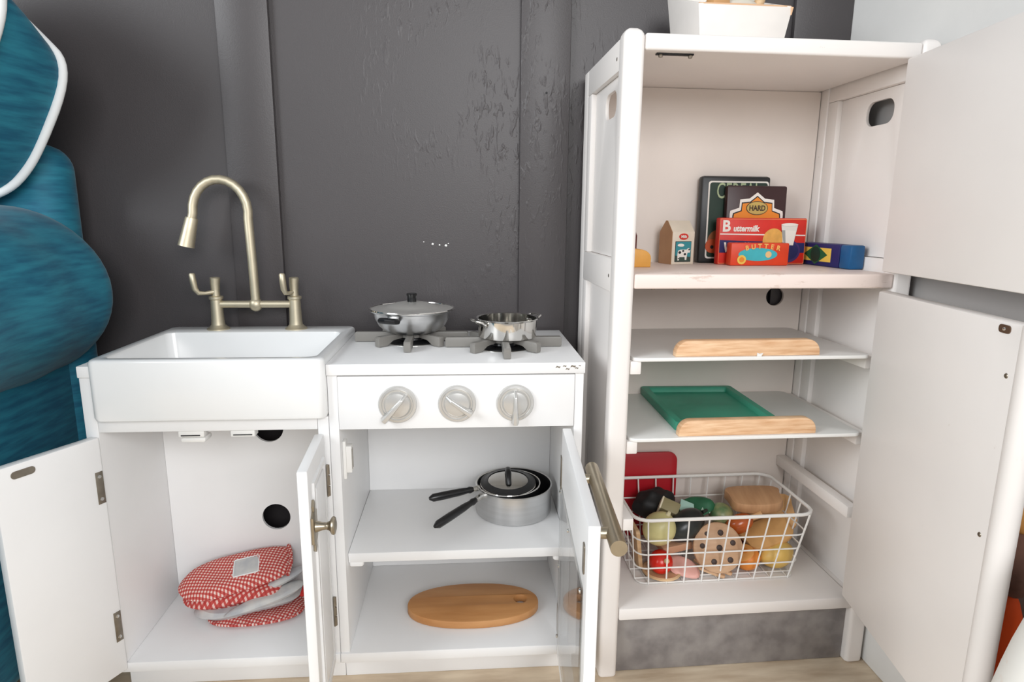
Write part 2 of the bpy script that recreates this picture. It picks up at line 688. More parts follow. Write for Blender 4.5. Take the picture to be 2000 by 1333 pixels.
for a in (-.493, -.411):
    P('catch_slot', Bx(a, a + .03, .0012, .0026, .4815, .4832, bev=0), BLACK)


def door_frame(hx, hy, ang):
    """door space: x along the door from the hinge, y its thickness (0 = inside face, + = outside), z up"""
    return T(hx, hy, 0) @ R('Z', ang)


# left door, inner face towards the camera; its outer face points away (-y of door space)
DL = door_frame(-.615, -.004, -117)
dl = P('door', Bx(0.001, .152, -.016, 0, .0655, .4845, bev=.003), WHITE, frame=None) if False else part('door', Bx(0.001, .152, -.016, 0, .0655, .4845, bev=.003), WHITE, sc, DL)
part('catch_plate', plate(rrect(.098, .130, .4635, .4745, .0052), [], 0.0, .0012, 'xz', bm=None), HINGE, dl, DL)
for zc in (.1525, .402):
    part('hinge', Bx(.003, .015, 0, .0012, zc - .027, zc + .027, bev=.0004), HINGE, dl, DL)
    for dz in (-.019, .019):
        part('screw', lathe([(0, .0011), (.0028, .0008), (.0033, 0)], 10, M=T(.009, .0012, zc + dz) @ R('X', -90)), CHROME, dl, DL)
# right door, hinged at the divider, outer face (with knob) to the right
DR = door_frame(-.2805, -.004, -86)
dr = part('door', Bx(0.001, .158, 0, .0155, .062, .4845, bev=.003), WHITE, sc, DR)
fr = plate([(.028, .092), (.131, .092), (.131, .455), (.028, .455)], [[(.036, .1), (.123, .1), (.123, .447), (.036, .447)]], .0155, .019, 'xz')
part('panel_moulding', fr, WHITE, dr, DR, smooth=0)
part('raised_panel', Bx(.042, .117, .0155, .0195, .106, .441, bev=.003), WHITE, dr, DR)
for zc in (.1585, .4015):
    part('hinge', Bx(-.006, .002, .0155, .0185, zc - .028, zc + .028, bev=.0008), HINGE, dr, DR)
    for dz in (-.019, 0, .019):
        part('hinge_knuckle', tube([(-.002, .0185, zc + dz - .0085), (-.002, .0185, zc + dz + .0085)], .0024, 8), HINGE, dr, DR)
kp = [(.118, .352), (.125, .358), (.124, .366), (.1345, .372), (.1345, .412), (.124, .418), (.125, .426), (.118, .434), (.111, .426), (.112, .418), (.1015, .412), (.1015, .372), (.112, .366), (.111, .358)]
kb = part('knob_backplate', plate([(a + .022, b) for a, b in kp], [], .0155, .0195, 'xz', bev=.0008), NICKEL, dr, DR)
part('knob', lathe([(0, 0), (.0085, 0), (.0075, .004), (.0058, .009), (.0052, .015), (.007, .019), (.0125, .0225), (.0135, .025), (.012, .0275), (.006, .029), (0, .0292)], 28,
                   M=T(.140, .0195, .392) @ R('X', -90)), NICKEL, dr, DR)

# farmhouse sink basin
sk = thing('farmhouse_sink', 'white apron-front sink basin set on the left cabinet, under the curved faucet', 'sink', T(-.437, .13, .512))
bo = rrect(-.6165, -.2575, -.0175, .2845, .012)
bi = rrect(-.5985, -.2745, .002, .222, .016)
bm = B()


def ringv(loop, z):
    return [bm.verts.new((a, b, z)) for a, b in loop]


def shrink(loop, d):
    cx = sum(p[0] for p in loop) / len(loop)
    cy = sum(p[1] for p in loop) / len(loop)
    w0 = max(p[0] for p in loop) - cx
    h0 = max(p[1] for p in loop) - cy
    return [(cx + (p[0] - cx) * (1 - d / w0), cy + (p[1] - cy) * (1 - d / h0)) for p in loop]


seq = [ringv(shrink(bo, .006), .5125), ringv(shrink(bo, .0015), .514), ringv(bo, .5185), ringv(bo, .607), ringv(shrink(bo, .0015), .6105), ringv(shrink(bo, .004), .612),
       ringv(shrink(bi, -.003), .612), ringv(shrink(bi, -.0008), .6108), ringv(bi, .608), ringv(shrink(bi, .004), .55), ringv(shrink(bi, .012), .537), ringv(shrink(bi, .03), .533)]
for a, b in zip(seq, seq[1:]):
    for i in range(len(a)):
        j = (i + 1) % len(a)
        bm.faces.new((a[i], a[j], b[j], b[i]))
bm.faces.new(seq[0])
bm.faces.new(seq[-1])
part('basin', bm, BASIN, sk, I4, smooth=40)
part('drain', lathe([(0, .5338), (.012, .5338), (.016, .5345), (.017, .5332)], 24, M=T(-.436, .11, 0)), CHROME, sk, I4)

# bridge faucet
FX = -.4425
fa = thing('bridge_faucet', 'brushed champagne bridge faucet with high curved spout on the sink deck', 'faucet', T(FX, .254, .612))
FY = .254
pts = [(FX, FY, .668), (FX - .001, FY, .74), (FX - .0025, FY, .80)]
cx_, cz_, r_ = FX - .0515, .838, .0495
for i in range(0, 15):
    a = math.radians(-12 + i * (195) / 14)
    pts.append((cx_ + r_ * math.cos(a) * 1.0, FY - .0006 * i, cz_ + r_ * 1.2 * math.sin(a)))
pts = pts[:3] + [p for p in pts[3:]]
pts += [(pts[-1][0] - .0035, pts[-1][1], pts[-1][2] - .013)]
sp = part('spout', tube(pts, .0085, 16), FAUC, fa, I4)
hd = Vector((pts[-1][0] + .0015, pts[-1][1], pts[-1][2] + .006))
dv = Vector((-.013, -.004, -.052))
part('spray_head', lathe([(0, .052), (.0108, .052), (.0114, .050), (.0128, .026), (.0146, 0), (.0148, -.003), (.0125, -.003), (.0115, .002), (0, .002)], 28,
                         M=T(hd.x + dv.x, hd.y + dv.y, hd.z + dv.z) @ (Vector((0, 0, 1)).rotation_difference(-dv)).to_matrix().to_4x4()), FAUC, fa, I4)
part('cross_bar', tube([(FX - .075, FY, .661), (FX + .075, FY, .661)], .0072, 16), FAUC, fa, I4)
part('centre_joint', ball(.013, .012, .0135, 20, 14, M=T(FX, FY, .6605)), FAUC, fa, I4)
for sx, lev in ((-.0745, -.030), (.0745, -.014)):
    x = FX + sx
    part('post', lathe([(0, .612), (.021, .612), (.021, .614), (.0165, .617), (.0128, .621), (.0118, .63), (.0108, .665), (.0105, .670), (.0132, .672), (.0132, .6765), (.008, .678), (.0078, .690), (0, .690)], 28,
                       M=T(x, FY, 0)), FAUC, fa, I4)
    hb = part('handle', tube([(x, FY, .690), (x, FY, .702), (x + .001, FY, .7125), (x + .001, FY, .714)], [.0082, .0088, .0094, .007], 16), FAUC, fa, I4)
    part('lever', tube([(x, FY - .003, .686), (x + lev * .5, FY - .012, .684), (x + lev * .82, FY - .018, .685), (x + lev, FY - .02, .693), (x + lev * 1.06, FY - .021, .708), (x + lev * 1.1, FY - .021, .721), (x + lev * 1.1, FY - .021, .7235)],
                       [.0045, .0036, .0046, .0056, .0060, .0058, .004], 12), FAUC, hb, I4)

# ------------------------------------------------------------------ play stove
st = thing('play_stove', 'white play stove with three knobs and an open oven door, between sink and fridge', 'stove', T(-.048, .14, 0))
Q = lambda n, bm, m=WHITE, par=st, **k: part(n, bm, m, par, I4, **k)
Q('cooktop', Bx(XM, XR + .001, -.005, .288, .5813, .600, bev=.0012))
Q('side_panel', Bx(XM, XM + .016, 0, .288, ZB, .581))
Q('side_panel', Bx(XR - .015, XR, 0, .288, ZB, .581))
Q('bottom_board', Bx(XM, XR, -.003, .288, ZL, ZB))
Q('toe_kick', Bx(XM, XR, .036, .288, 0, ZL - .0002))
for x, z, sz in ((.117, .5925, .004), (.128, .594, .003), (.133, .589, .0035), (.142, .5935, .0045), (.148, .5905, .003), (.153, .5945, .002)):
    Q('paint_scuff', plate([(x + sz * a, z + sz * b) for a, b in ((-1, -.4), (-.2, -.1), (.6, -.5), (1.1, .2), (.2, .25), (-.5, .5))], [], -.0053, -.0049, 'xz'), HINGE, smooth=0)
cpn = Q('control_panel', Bx(XM + .0165, XR - .0155, -.002, .016, .4895, .579, bev=.001))
Q('back_panel', Bx(XM + .0163, XR - .0153, .28, .286, ZB + .0003, .581, bev=0), WHITE_IN)
Q('oven_ceiling', Bx(XM + .0163, XR - .0153, .0165, .2797, .4895, .4955, bev=0), WHITE_IN)
Q('oven_shelf', Bx(XM + .0165, XR - .0155, .02, .2795, .2375, .255, bev=.001))
for x0, x1 in ((XM + .0163, XM + .042), (XR - .041, XR - .0153)):
    Q('shelf_support', plate(rrect(x0, x1, .022, .26, .006), [], .228, .2373, 'xy', bev=.002))
bmx = Bx(XM + .0163, XM + .0215, .016, .034, .395, .462, bev=.001)
box(bmx, XM + .0163, XM + .03, .02, .036, .405, .452, bev=.001)
ct = Q('magnetic_catch', bmx, TRAYW)
for zc in (.4225, .4345):
    pass
for yy in (.0235, .0315):
    part('catch_slot', Bx(XM + .0296, XM + .0304, yy - .0012, yy + .0012, .411, .446, bev=0), HINGE, ct, I4)

for kx, ang in ((-.1448, 49), (-.0482, -36), (.0473, 90)):
    kz = .532
    kn = part('knob', lathe([(0, 0), (.0312, 0), (.0312, .003), (.0295, .0055), (.0262, .006), (.0245, .0045), (.0225, .0045), (.0212, .0065), (.0195, .009), (.012, .0105), (0, .011)], 44,
                            M=T(kx, -.002, kz) @ R('X', 90)), SILVERP, st, I4)
    d = Vector((math.cos(math.radians(ang)), 0, math.sin(math.radians(ang))))
    # wedge shaped pointer: thin at the tip inside the dial, thick at the grip that overhangs the rim
    if ang > 0:
        d = -d
    bmx = B()
    Lg = .031 if ang > 0 else .0245
    prof = [(-.0225, .0022, .0085), (-.012, .0032, .0165), (.012, .0042, .0185), (Lg + .003, .0048, .0195)]
    rows = []
    for s_, hw, ht in prof:
        rows.append([bmx.verts.new((s_, -hw * 1.35, .006)), bmx.verts.new((s_, -hw * .7, ht)), bmx.verts.new((s_, hw * .7, ht)), bmx.verts.new((s_, hw * 1.35, .006))])
    for a, b in zip(rows, rows[1:]):
        for i in range(4):
            j = (i + 1) % 4
            bmx.faces.new((a[i], a[j], b[j], b[i]))
    bmx.faces.new(rows[0])
    bmx.faces.new(rows[-1])
    bmesh.ops.bevel(bmx, geom=list(bmx.edges), offset=.0006, segments=2, profile=.5, affect='EDGES')
    aa = math.degrees(math.atan2(d.z, d.x))
    part('pointer', bmx, SILVERP, kn, T(kx, -.002, kz) @ R('X', 90) @ R('Z', aa))

for gx, gy in ((-.135, .182), (.0355, .125)):
    Q('burner_plate', lathe([(0, .6002), (.052, .6002), (.052, .6012), (.050, .6016), (.0465, .6012), (0, .6012)], 36, M=T(gx, gy, 0)), CHROME)
    Q('burner_well', lathe([(0, .6013), (.046, .6013), (.046, .602), (.0, .602)], 32, M=T(gx, gy, 0)), BLACK)
    Q('burner_cap', lathe([(0, .602), (.024, .602), (.026, .606), (.024, .611), (0, .611)], 28, M=T(gx, gy, 0)), BLACKP)
    gr = Q('burner_grate', lathe([(.02, .611), (.028, .611), (.028, .619), (.02, .619), (.02, .611)], 24, M=T(gx, gy, 0)), GRATE)
    for k in range(8):
        rr = .106 if k % 2 == 0 else .082
        if k == 2:
            rr = .1
        bmx = B()
        pr = [(.024, .6105), (.05, .6105), (.062, .6008), (rr - .001, .6008), (rr, .603), (rr, .6165), (rr - .0025, .619), (.024, .619)]
        fw = [bmx.verts.new((a, -.0062, z)) for a, z in pr]
        bw = [bmx.verts.new((a, .0062, z)) for a, z in pr]
        bmx.faces.new(fw)
        bmx.faces.new(bw[::-1])
        for i in range(len(pr)):
            j = (i + 1) % len(pr)
            bmx.faces.new((fw[i], fw[j], bw[j], bw[i]))
        bmesh.ops.bevel(bmx, geom=[e for e in bmx.edges if abs(e.verts[0].co.y - e.verts[1].co.y) < 1e-6], offset=.0012, segments=2, profile=.5, affect='EDGES')
        part('prong', bmx, GRATE, gr, T(gx, gy, 0) @ R('Z', k * 45))

# oven door (open towards the camera)
DO = door_frame(.127, -.004, -93.6)
bmx = plate([(.001, .062), (.338, .062), (.338, .4865), (.001, .4865)], [[(.034, .12), (.304, .12), (.304, .380), (.034, .380)]], 0, .0148, 'xz', bev=.0016)
od = part('oven_door', bmx, WHITE, st, DO)
part('window_pane', plate(rrect(.022, .316, .108, .392, .003), [], -.0034, -.0004, 'xz'), ACRYLIC, od, DO, smooth=0)
for s_, z in ((.028, .386), (.028, .25), (.028, .115), (.16, .386), (.31, .386), (.31, .25), (.31, .115), (.16, .115)):
    part('pane_screw', lathe([(0, .0022), (.0022, .0017), (.0034, 0)], 12, M=T(s_, -.0034, z) @ R('X', 90)), CHROME, od, DO)
part('catch_plate', plate(rrect(.307, .320, .412, .452, .005), [], -.0016, 0, 'xz'), HINGE, od, DO)
for z in (.13, .41):
    part('hinge', Bx(-.004, .012, -.0014, 0, z - .028, z + .028, bev=.0004), HINGE, od, DO)
hb = part('handle_bar', tube([(.075, .0405, .447), (.318, .0405, .447)], .0105, 20), BRONZE, od, DO)
for s_ in (.115, .280):
    part('handle_standoff', tube([(s_, .0148, .447), (s_, .038, .447)], .0075, 14), BRONZE, hb, DO)

# ------------------------------------------------------------------ pans on the stove
pn = thing('lidded_pan', 'round steel pan with lid and black knob on the left burner', 'pan', T(-.134, .182, .6192))
part('pan_body', lathe([(0, 0), (.043, 0), (.052, .004), (.062, .013), (.069, .026), (.072, .0385), (.0785, .041), (.079, .0425), (.0775, .0435), (.0705, .041), (.067, .027), (.060, .0155), (.050, .006), (0, .003)], 56), ALU, pn)
lid = part('lid', lathe([(0, .0565), (.02, .056), (.032, .0535), (.045, .0495), (.048, .0475), (.062, .0465), (.0725, .0445), (.0775, .0437), (.0775, .0428), (.06, .044), (0, .05)], 56), LIDM, pn)
part('lid_rim', lathe([(.0765, .0432), (.0782, .0430), (.0796, .0440), (.0790, .0454), (.0770, .0452), (.0765, .0432)], 56), CHROME, lid)
part('lid_knob', lathe([(0, .0565), (.0085, .0565), (.0082, .062), (.0082, .066), (.0095, .0685), (.0100, .0710), (.0085, .0722), (0, .0724)], 24), BLACKP, lid, None)
for a in (246, 66):
    M = R('Z', a)
    part('handle_bracket', Bx(.066, .0755, -.012, .012, .027, .035, bev=.002, M=M), CHROME, pn)
    part('handle', tube([(.070, .009, .030), (.080, .015, .031), (.090, .013, .033), (.094, 0, .034), (.090, -.013, .033), (.080, -.015, .031), (.070, -.009, .030)],
                        [.004, .0048, .0054, .0056, .0054, .0048, .004], 12, M=M), BLACKP, pn)

p2 = thing('small_open_pot', 'shallow polished steel pot without lid on the right burner', 'pot', T(.042, .125, .6192))
part('pot_body', lathe([(0, 0), (.048, 0), (.0515, .0012), (.0525, .004), (.0535, .032), (.0565, .034), (.057, .035), (.0562, .0358), (.0525, .0345), (.0515, .005), (.049, .002), (0, .0015)], 56), CHROME, p2)
for a in (205, 35):
    M = R('Z', a)
    part('handle', tube([(.053, .017, .0265), (.059, .0175, .0315), (.068, .0135, .034), (.0715, 0, .0345), (.068, -.0135, .034), (.059, -.0175, .0315), (.053, -.017, .0265)], .0019, 10, M=M), CHROME, p2)
    part('handle_mount', Bx(.0515, .0545, -.02, .02, .0235, .0285, bev=.001, M=M), CHROME, p2)


# ------------------------------------------------------------------ saucepans in the oven
def saucepan_handle(par, mount, end, bracket=True):
    mount, end = Vector(mount), Vector(end)
    d = (end - mount)
    q = [mount + d * t for t in (.12, .2, .24, .3, .4, .7, .93, 1.0)]
    part('handle', tube(q, [.0048, .0068, .0055, .0062, .0072, .0078, .0075, .003], 12), BLACKP, par)
    part('handle_bracket', tube([mount, mount + d * .16], [.0065, .0048], 10), CHROME, par)


s1 = thing('large_saucepan', 'large aluminium saucepan with black handle on the oven shelf, holding a smaller pan', 'saucepan', T(.060, .172, .2553))
part('pan_body', lathe([(0, 0), (.0725, 0), (.0745, .002), (.0752, .006), (.0752, .055), (.0765, .0565), (.0765, .0575), (.0755, .058), (.0735, .057)], 56), ALU, s1)
part('nonstick_lining', lathe([(.0745, .0572), (.0735, .057), (.0732, .004), (0, .003)], 56), NONSTICK, s1)
saucepan_handle(s1, (-.066, -.036, .046), (-.150, -.148, .044))
s2 = thing('small_saucepan', 'smaller black-lined saucepan nested inside the large one, handle pointing left', 'saucepan', T(.0485, .163, .2586))
part('pan_body', lathe([(0, 0), (.0575, 0), (.0595, .003), (.0598, .05), (.0625, .056), (.0635, .0575), (.0625, .0585), (.061, .0575)], 52), NONSTICK, s2)
part('rim', lathe([(.0615, .0572), (.0636, .0572), (.0641, .0585), (.0636, .0597), (.0615, .0592), (.0615, .0572)], 52), CHROME, s2)
part('nonstick_lining', lathe([(.061, .057), (.0582, .05), (.0578, .004), (0, .003)], 52), NONSTICK, s2)
saucepan_handle(s2, (-.058, -.012, .0535), (-.152, -.058, .0555))
ld = thing('saucepan_lid', 'steel lid with black strap handle lying in the nested saucepan', 'lid', T(.048, .163, .3165) @ R('X', 4))
part('lid_disc', lathe([(0, .0095), (.02, .009), (.038, .0065), (.046, .003), (.0545, .0012), (.0555, 0), (.054, -.0008), (.045, .001), (0, .007)], 52), CHROME, ld)
part('glass_ring', lathe([(.040, .0062), (.0465, .0034), (.0475, .0026), (.0545, .0018), (.0545, .0024), (.0475, .0034), (.0465, .0042), (.040, .007), (.040, .0062)], 52), NONSTICK, ld)
part('strap_handle', tube([(0, -.022, .008), (0, -.018, .018), (0, -.008, .0245), (0, .008, .0245), (0, .018, .018), (0, .022, .008)], [.0055, .005, .0058, .0058, .005, .0055], 12), BLACKP, ld)

# oval cutting board
cb = thing('oval_cutting_board', 'oval wooden cutting board with a finger hole on the oven floor', 'cutting board', T(-.022, .113, ZB + .0003))
ov = []
for i in range(64):
    a = 2 * PI * i / 64
    ov.append((.128 * abs(math.cos(a)) ** .92 * (1 if math.cos(a) >= 0 else -1), .063 * abs(math.sin(a)) ** .92 * (1 if math.sin(a) >= 0 else -1)))
part('board', plate(ov, [circ(.093, .004, .0125, 20, .0125)], 0, .016, 'xy', bev=.003), BOARDW, cb)

# ------------------------------------------------------------------ oven mitts
mit = [(-.115, -.005), (-.108, .022), (-.085, .040), (-.04, .049), (.02, .050), (.085, .047), (.108, .040), (.112, .005), (.104, -.030), (.06, -.037), (.0, -.042), (-.05, -.045), (-.09, -.034)]


def smooth_loop(p, it=2):
    for _ in range(it):
        q = []
        for i in range(len(p)):
            a, b = p[i], p[(i + 1) % len(p)]
            q += [(a[0] * .75 + b[0] * .25, a[1] * .75 + b[1] * .25), (a[0] * .25 + b[0] * .75, a[1] * .25 + b[1] * .75)]
        p = q
    return p


MITO = smooth_loop(mit)
POT = smooth_loop([(-.088, -.046), (.092, -.052), (.086, .045), (-.08, .048)], 3)
MG = 'oven mitts and potholder piled in the sink cabinet'
ph = thing('gingham_potholder', 'flat red gingham potholder at the bottom of the mitt pile', 'potholder', T(-.442, .128, ZB + .0075) @ R('Z', 8), MG)
part('pad', puff(POT, .013, p=8, noise=.0008, seed=3), GING, ph)
part('binding', tube([(a, b, 0) for a, b in POT], .003, 8, closed=True), GING, ph)
m3 = thing('grey_lined_mitt', 'folded oven mitt showing its grey lining in the middle of the pile', 'oven mitt', T(-.455, .130, ZB + .026) @ R('Z', 12) @ R('Y', -4), MG)
part('lower_lining', puff([(a * .88, b * .92) for a, b in MITO], .020, p=6, noise=.0018, seed=5, M=T(0, 0, -.002)), GREYCL, m3)
part('upper_lining', puff(smooth_loop([(-.045, -.050), (.02, -.050), (.09, -.036), (.106, -.012), (.09, .006), (.02, -.016), (-.04, -.034)]), .015, p=4, noise=.001, seed=6, M=T(.004, -.004, .010) @ R('Y', -7)), GREYCL, m3)
part('thumb_lining', puff(smooth_loop([(.0, -.030), (.06, -.028), (.105, -.008), (.108, .014), (.09, .016), (.04, -.004), (.0, -.016)]), .014, p=4, noise=.001, seed=16, M=T(.002, .002, .022) @ R('Y', -10)), GREYCL, m3)
part('binding', tube([(.100, -.036, .008), (.106, -.018, .016), (.108, .004, .022), (.106, .026, .024), (.100, .036, .022)], .0045, 8), REDCL, m3)
m2 = thing('striped_mitt', 'red striped oven mitt second from the top of the pile', 'oven mitt', T(-.480, .134, ZB + .047) @ R('Z', 0) @ R('Y', -7) @ R('X', 12), MG)
part('mitt_body', puff([(a * .86 - .004, b * .94) for a, b in MITO], .030, p=5, noise=.0014, seed=8), GING2, m2)
m1 = thing('gingham_mitt', 'puffy red gingham oven mitt on top of the pile with a grey patch', 'oven mitt', T(-.480, .140, ZB + .073) @ R('Z', 10) @ R('Y', -8) @ R('X', 20), MG)
MIT1 = [(a * .93, b * 1.0) for a, b in MITO]
part('mitt_body', puff(MIT1, .032, p=4.5, noise=.0014, seed=9), GING, m1)
part('cuff_binding', tube([(.098, .043, .001), (.103, .02, .004), (.104, -.005, .004), (.097, -.031, .001)], .0038, 8), GING, m1)
part('label_patch', puff(rrect(.000, .046, -.018, .022, .003), .003, p=8, M=T(0, 0, .0160)), GREYCL, m1, label='grey sewn label patch with white edge')
part('patch_edge', tube([(a, b, .0166) for a, b in rrect(.000, .046, -.018, .022, .003)], .0011, 6, closed=True), PIPING, m1)

# ------------------------------------------------------------------ fridge
U, PW, V, ZP = .4805, .033, .286, 1.1155
fg = thing('play_fridge', 'tall white wooden play fridge with both doors swung open', 'fridge', FM @ T(.257, .15, 0))
G = lambda n, bm, m=FRW, par=fg, **k: part(n, bm, m, par, FM, **k)


def post(u0, v0_, zt):
    """squarish post with rounded edges and a softly domed top"""
    bmp = B()
    o = rrect(u0, u0 + .033, v0_, v0_ + .033, .007, 4)
    seqp = []
    for d, z in ((.004, 0), (.001, .002), (0, .005), (0, zt - .014), (.0012, zt - .009), (.004, zt - .0045), (.009, zt - .001), (.0135, zt)):
        k = (.0165 - d) / .0165
        seqp.append([bmp.verts.new((u0 + .0165 + (p[0] - u0 - .0165) * k, v0_ + .0165 + (p[1] - v0_ - .0165) * k, z)) for p in o])
    for a, b in zip(seqp, seqp[1:]):
        for i in range(len(a)):
            j = (i + 1) % len(a)
            bmp.faces.new((a[i], a[j], b[j], b[i]))
    bmp.faces.new(seqp[0])
    bmp.faces.new(seqp[-1])
    return bmp


for u0 in (0, U):
    G('post', post(u0, 0, ZP), smooth=50)
    G('post', Bx(u0 + .001, u0 + .032, V - .033, V, 0, 1.1045, bev=.002))
slot = rrect(.072, .146, .998, 1.040, .018)
for u0, pi_, side in ((0.0012, .013, -1), (U + .004, U + .0165, 1)):
    a0, a1 = u0, u0 + .028
    G('side_rail', Bx(a0, a1, .0325, V - .033, 1.058, 1.1045))
    G('side_rail', Bx(a0, a1, .033, V - .033, .712, .767))
    G('side_rail', Bx(a0, a1, .033, V - .033, .055, .135))
    G('side_stile', Bx(a0, a1, V - .064, V - .0332, .1353, .7117))
    G('side_stile', Bx(a0, a1, V - .064, V - .0332, .7673, 1.0577))
    G('side_panel', plate([(.033, .768), (V - .0645, .768), (V - .0645, 1.0575), (.033, 1.0575)], [slot], pi_ - .003, pi_ + .003, 'yz', bev=.0006), FRW)
    G('side_panel', Bx(pi_ - .003, pi_ + .003, .033, V - .0645, .1355, .7115, bev=.0006), FRW)
    for z, v_ in ((1.078, .045), (.738, .045)):
        G('screw_plug', lathe([(0, .0006), (.0028, .0004), (.003, 0)], 10, M=T(a0 if side < 0 else a1, v_, z) @ R('Y', 90 * side)), HINGE)
G('back_panel', plate([(.0335, .14), (U - .0005, .14), (U - .0005, 1.0825), (.0335, 1.0825)], [circ(.4216, .671, .0195, 28)], V - .010, V - .004, 'xz'), FRIN)
G('top_board', Bx(.0335, U - .0005, .001, V - .003, 1.083, 1.1075, bev=.004, seg=3), FRW)
G('middle_shelf', Bx(.0335, U - .0005, .001, V - .0105, .720, .744, bev=.003, seg=3), FRSHELF)
G('bottom_board', Bx(.0335, U - .0005, .001, V - .0105, .1164, .1397, bev=.003), FRW)
G('kick_board', Bx(.0335, U - .0005, .016, .03, .001, .116, bev=.001), GREYK)
for ztop in (.5985, .4575, .3145):
    for a0, a1 in ((.0335, .0525), (.4595, U - .0005)):
        G('shelf_runner', Bx(a0, a1, .004 if a0 < .1 else .018, V - .0107, ztop - .0225, ztop, bev=.002), FRW)
stp = G('catch_strip', Bx(.056, .115, .016, .024, 1.0805, 1.0828, bev=.0005), BLACK)
for u_ in (.062, .109):
    part('screw', lathe([(0, 1.0755), (.003, 1.0762), (.0036, 1.0785), (.0022, 1.0805)], 12, M=T(u_, .016, 0)), HINGE, stp, FM)
for u_ in (.068, .105):
    G('shelf_screw', lathe([(0, .7175), (.003, .718), (.0036, .7199)], 12, M=T(u_, .012, 0)), HINGE)

FD = FM @ door_frame(.452, -.004, -97)
du = part('freezer_door', Bx(0.0, .385, 0, .021, .749, 1.0815, bev=.003), FRW, fg, FD)
part('door_edge', tube([(.385, .0105, .7495), (.385, .0105, 1.081)], .0112, 20), FRW, du, FD)
FD2 = FM @ door_frame(.452, -.004, -100)
dl2 = part('fridge_door', Bx(0.0, .346, 0, .021, .150, .7165, bev=.003), FRW, fg, FD2)
part('door_edge', tube([(.350, .0095, .1503), (.350, .0095, .7162)], .0148, 24), FRW, dl2, FD2)
part('catch_plate', plate(rrect(.301, .321, .7025, .7125, .0042), [], -.0014, 0, 'xz'), mat('bronze_plate', srgb(120, 98, 82), .35, .8), dl2, FD2)
part('screw', lathe([(0, .0015), (.0018, .0012), (.0024, 0)], 10, M=T(.311, -.0014, .7075) @ R('X', 90)), CHROME, dl2, FD2)
for z in (.653, .447):
    part('handle_screw', lathe([(0, .0012), (.0026, .0009), (.0034, 0)], 10, M=T(.325, 0, z) @ R('X', 90)), HINGE, dl2, FD2)


# pull-out trays
def tray(z, lab, u0, u1, name, h):
    t = thing('pull_out_tray', lab, 'shelf tray', FM @ T(.241, .14, z), group='pull-out trays of the play fridge')
    part('tray_board', plate(rrect(.0375, .4575, -.0005, V - .014, .014), [], z, z + .0062, 'xy', bev=.001), TRAYW, t, FM)
    o = rrect(u0, u1, z + .0064, z + .0064 + 2 * h, .024)
    o = [p for p in o if p[1] >= z + .0064 + h - .0001] if False else None
    outl = [(u0, z + .0064), (u1, z + .0064)]
    for i in range(9):
        a = math.radians(i * 90 / 8)
        outl.append((u1 - .022 + .022 * math.cos(a), z + .0064 + h - .022 + .022 * math.sin(a)))
    for i in range(9):
        a = math.radians(90 + i * 90 / 8)
        outl.append((u0 + .022 + .022 * math.cos(a), z + .0064 + h - .022 + .022 * math.sin(a)))
    part('wooden_handle', plate(outl, [], .004, .021, 'xz', bev=.002), OAK, t, FM)
    return t


ta = tray(.5988, 'upper white pull-out tray with pale wooden front handle, empty', .111, .365, 'a', .0275)
part('paper_scrap', plate([(.252, .6051), (.259, .6051), (.262, .6105), (.256, .6095), (.252, .6112)], [], .0015, .0035, 'xz'), TRAYW, ta, FM, smooth=0)
tray(.4578, 'lower white pull-out tray with wooden front handle, carrying the green tray', .125, .373, 'b', .0285)

gt = thing('green_tray', 'flat green wooden tray with raised rim on the lower pull-out tray', 'tray', FM @ T(.232, .15, .4642) @ R('Z', -2))
GREEN = plain('sea_green_paint', 58, 148, 122, .45, .10, scale=10)
bm = B()
o1 = rrect(-.098, .098, -.118, .122, .006, 3)
i1 = rrect(-.083, .083, -.103, .107, .004, 3)
seq = [ringv(o1, 0), ringv(o1, .014), ringv(shrink(o1, .0015), .0155), ringv(shrink(i1, -.0015), .0155), ringv(i1, .014), ringv(shrink(i1, .002), .006)]
for a, b in zip(seq, seq[1:]):
    for i in range(len(a)):
        j = (i + 1) % len(a)
        bm.faces.new((a[i], a[j], b[j], b[i]))
bm.faces.new(seq[0])
bm.faces.new(seq[-1])
part('tray_body', bm, GREEN, gt, None)

rb = thing('red_board', 'red rounded plastic board leaning on the fridge back behind the wire basket', 'board', FM @ T(.13, .2625, .1402) @ R('X', -1.5))
part('board', plate(rrect(-.096, .096, 0, .192, .02), [], -.004, .004, 'xz', bev=.002), plain('red_plastic', 176, 20, 34, .4), rb)

# ------------------------------------------------------------------ wire basket
ZB0 = .1402
bk = thing('wire_basket', 'white wire basket full of toy food on the fridge floor', 'basket', FM @ T(.25, .155, ZB0))


def bloop(f):
    """outline of the basket at height fraction f (0 bottom, 1 rim)"""
    l = lambda a, b: a + (b - a) * f
    return l(.0885, .0735), l(.404, .428), l(.074, .058), l(.238, .252), l(ZB0 + .0022, .281)


def bl(f, r=.02):
    a, b, c, d, z = bloop(f)
    return [(p[0], p[1], z) for p in rrect(a, b, c, d, r, 5)]


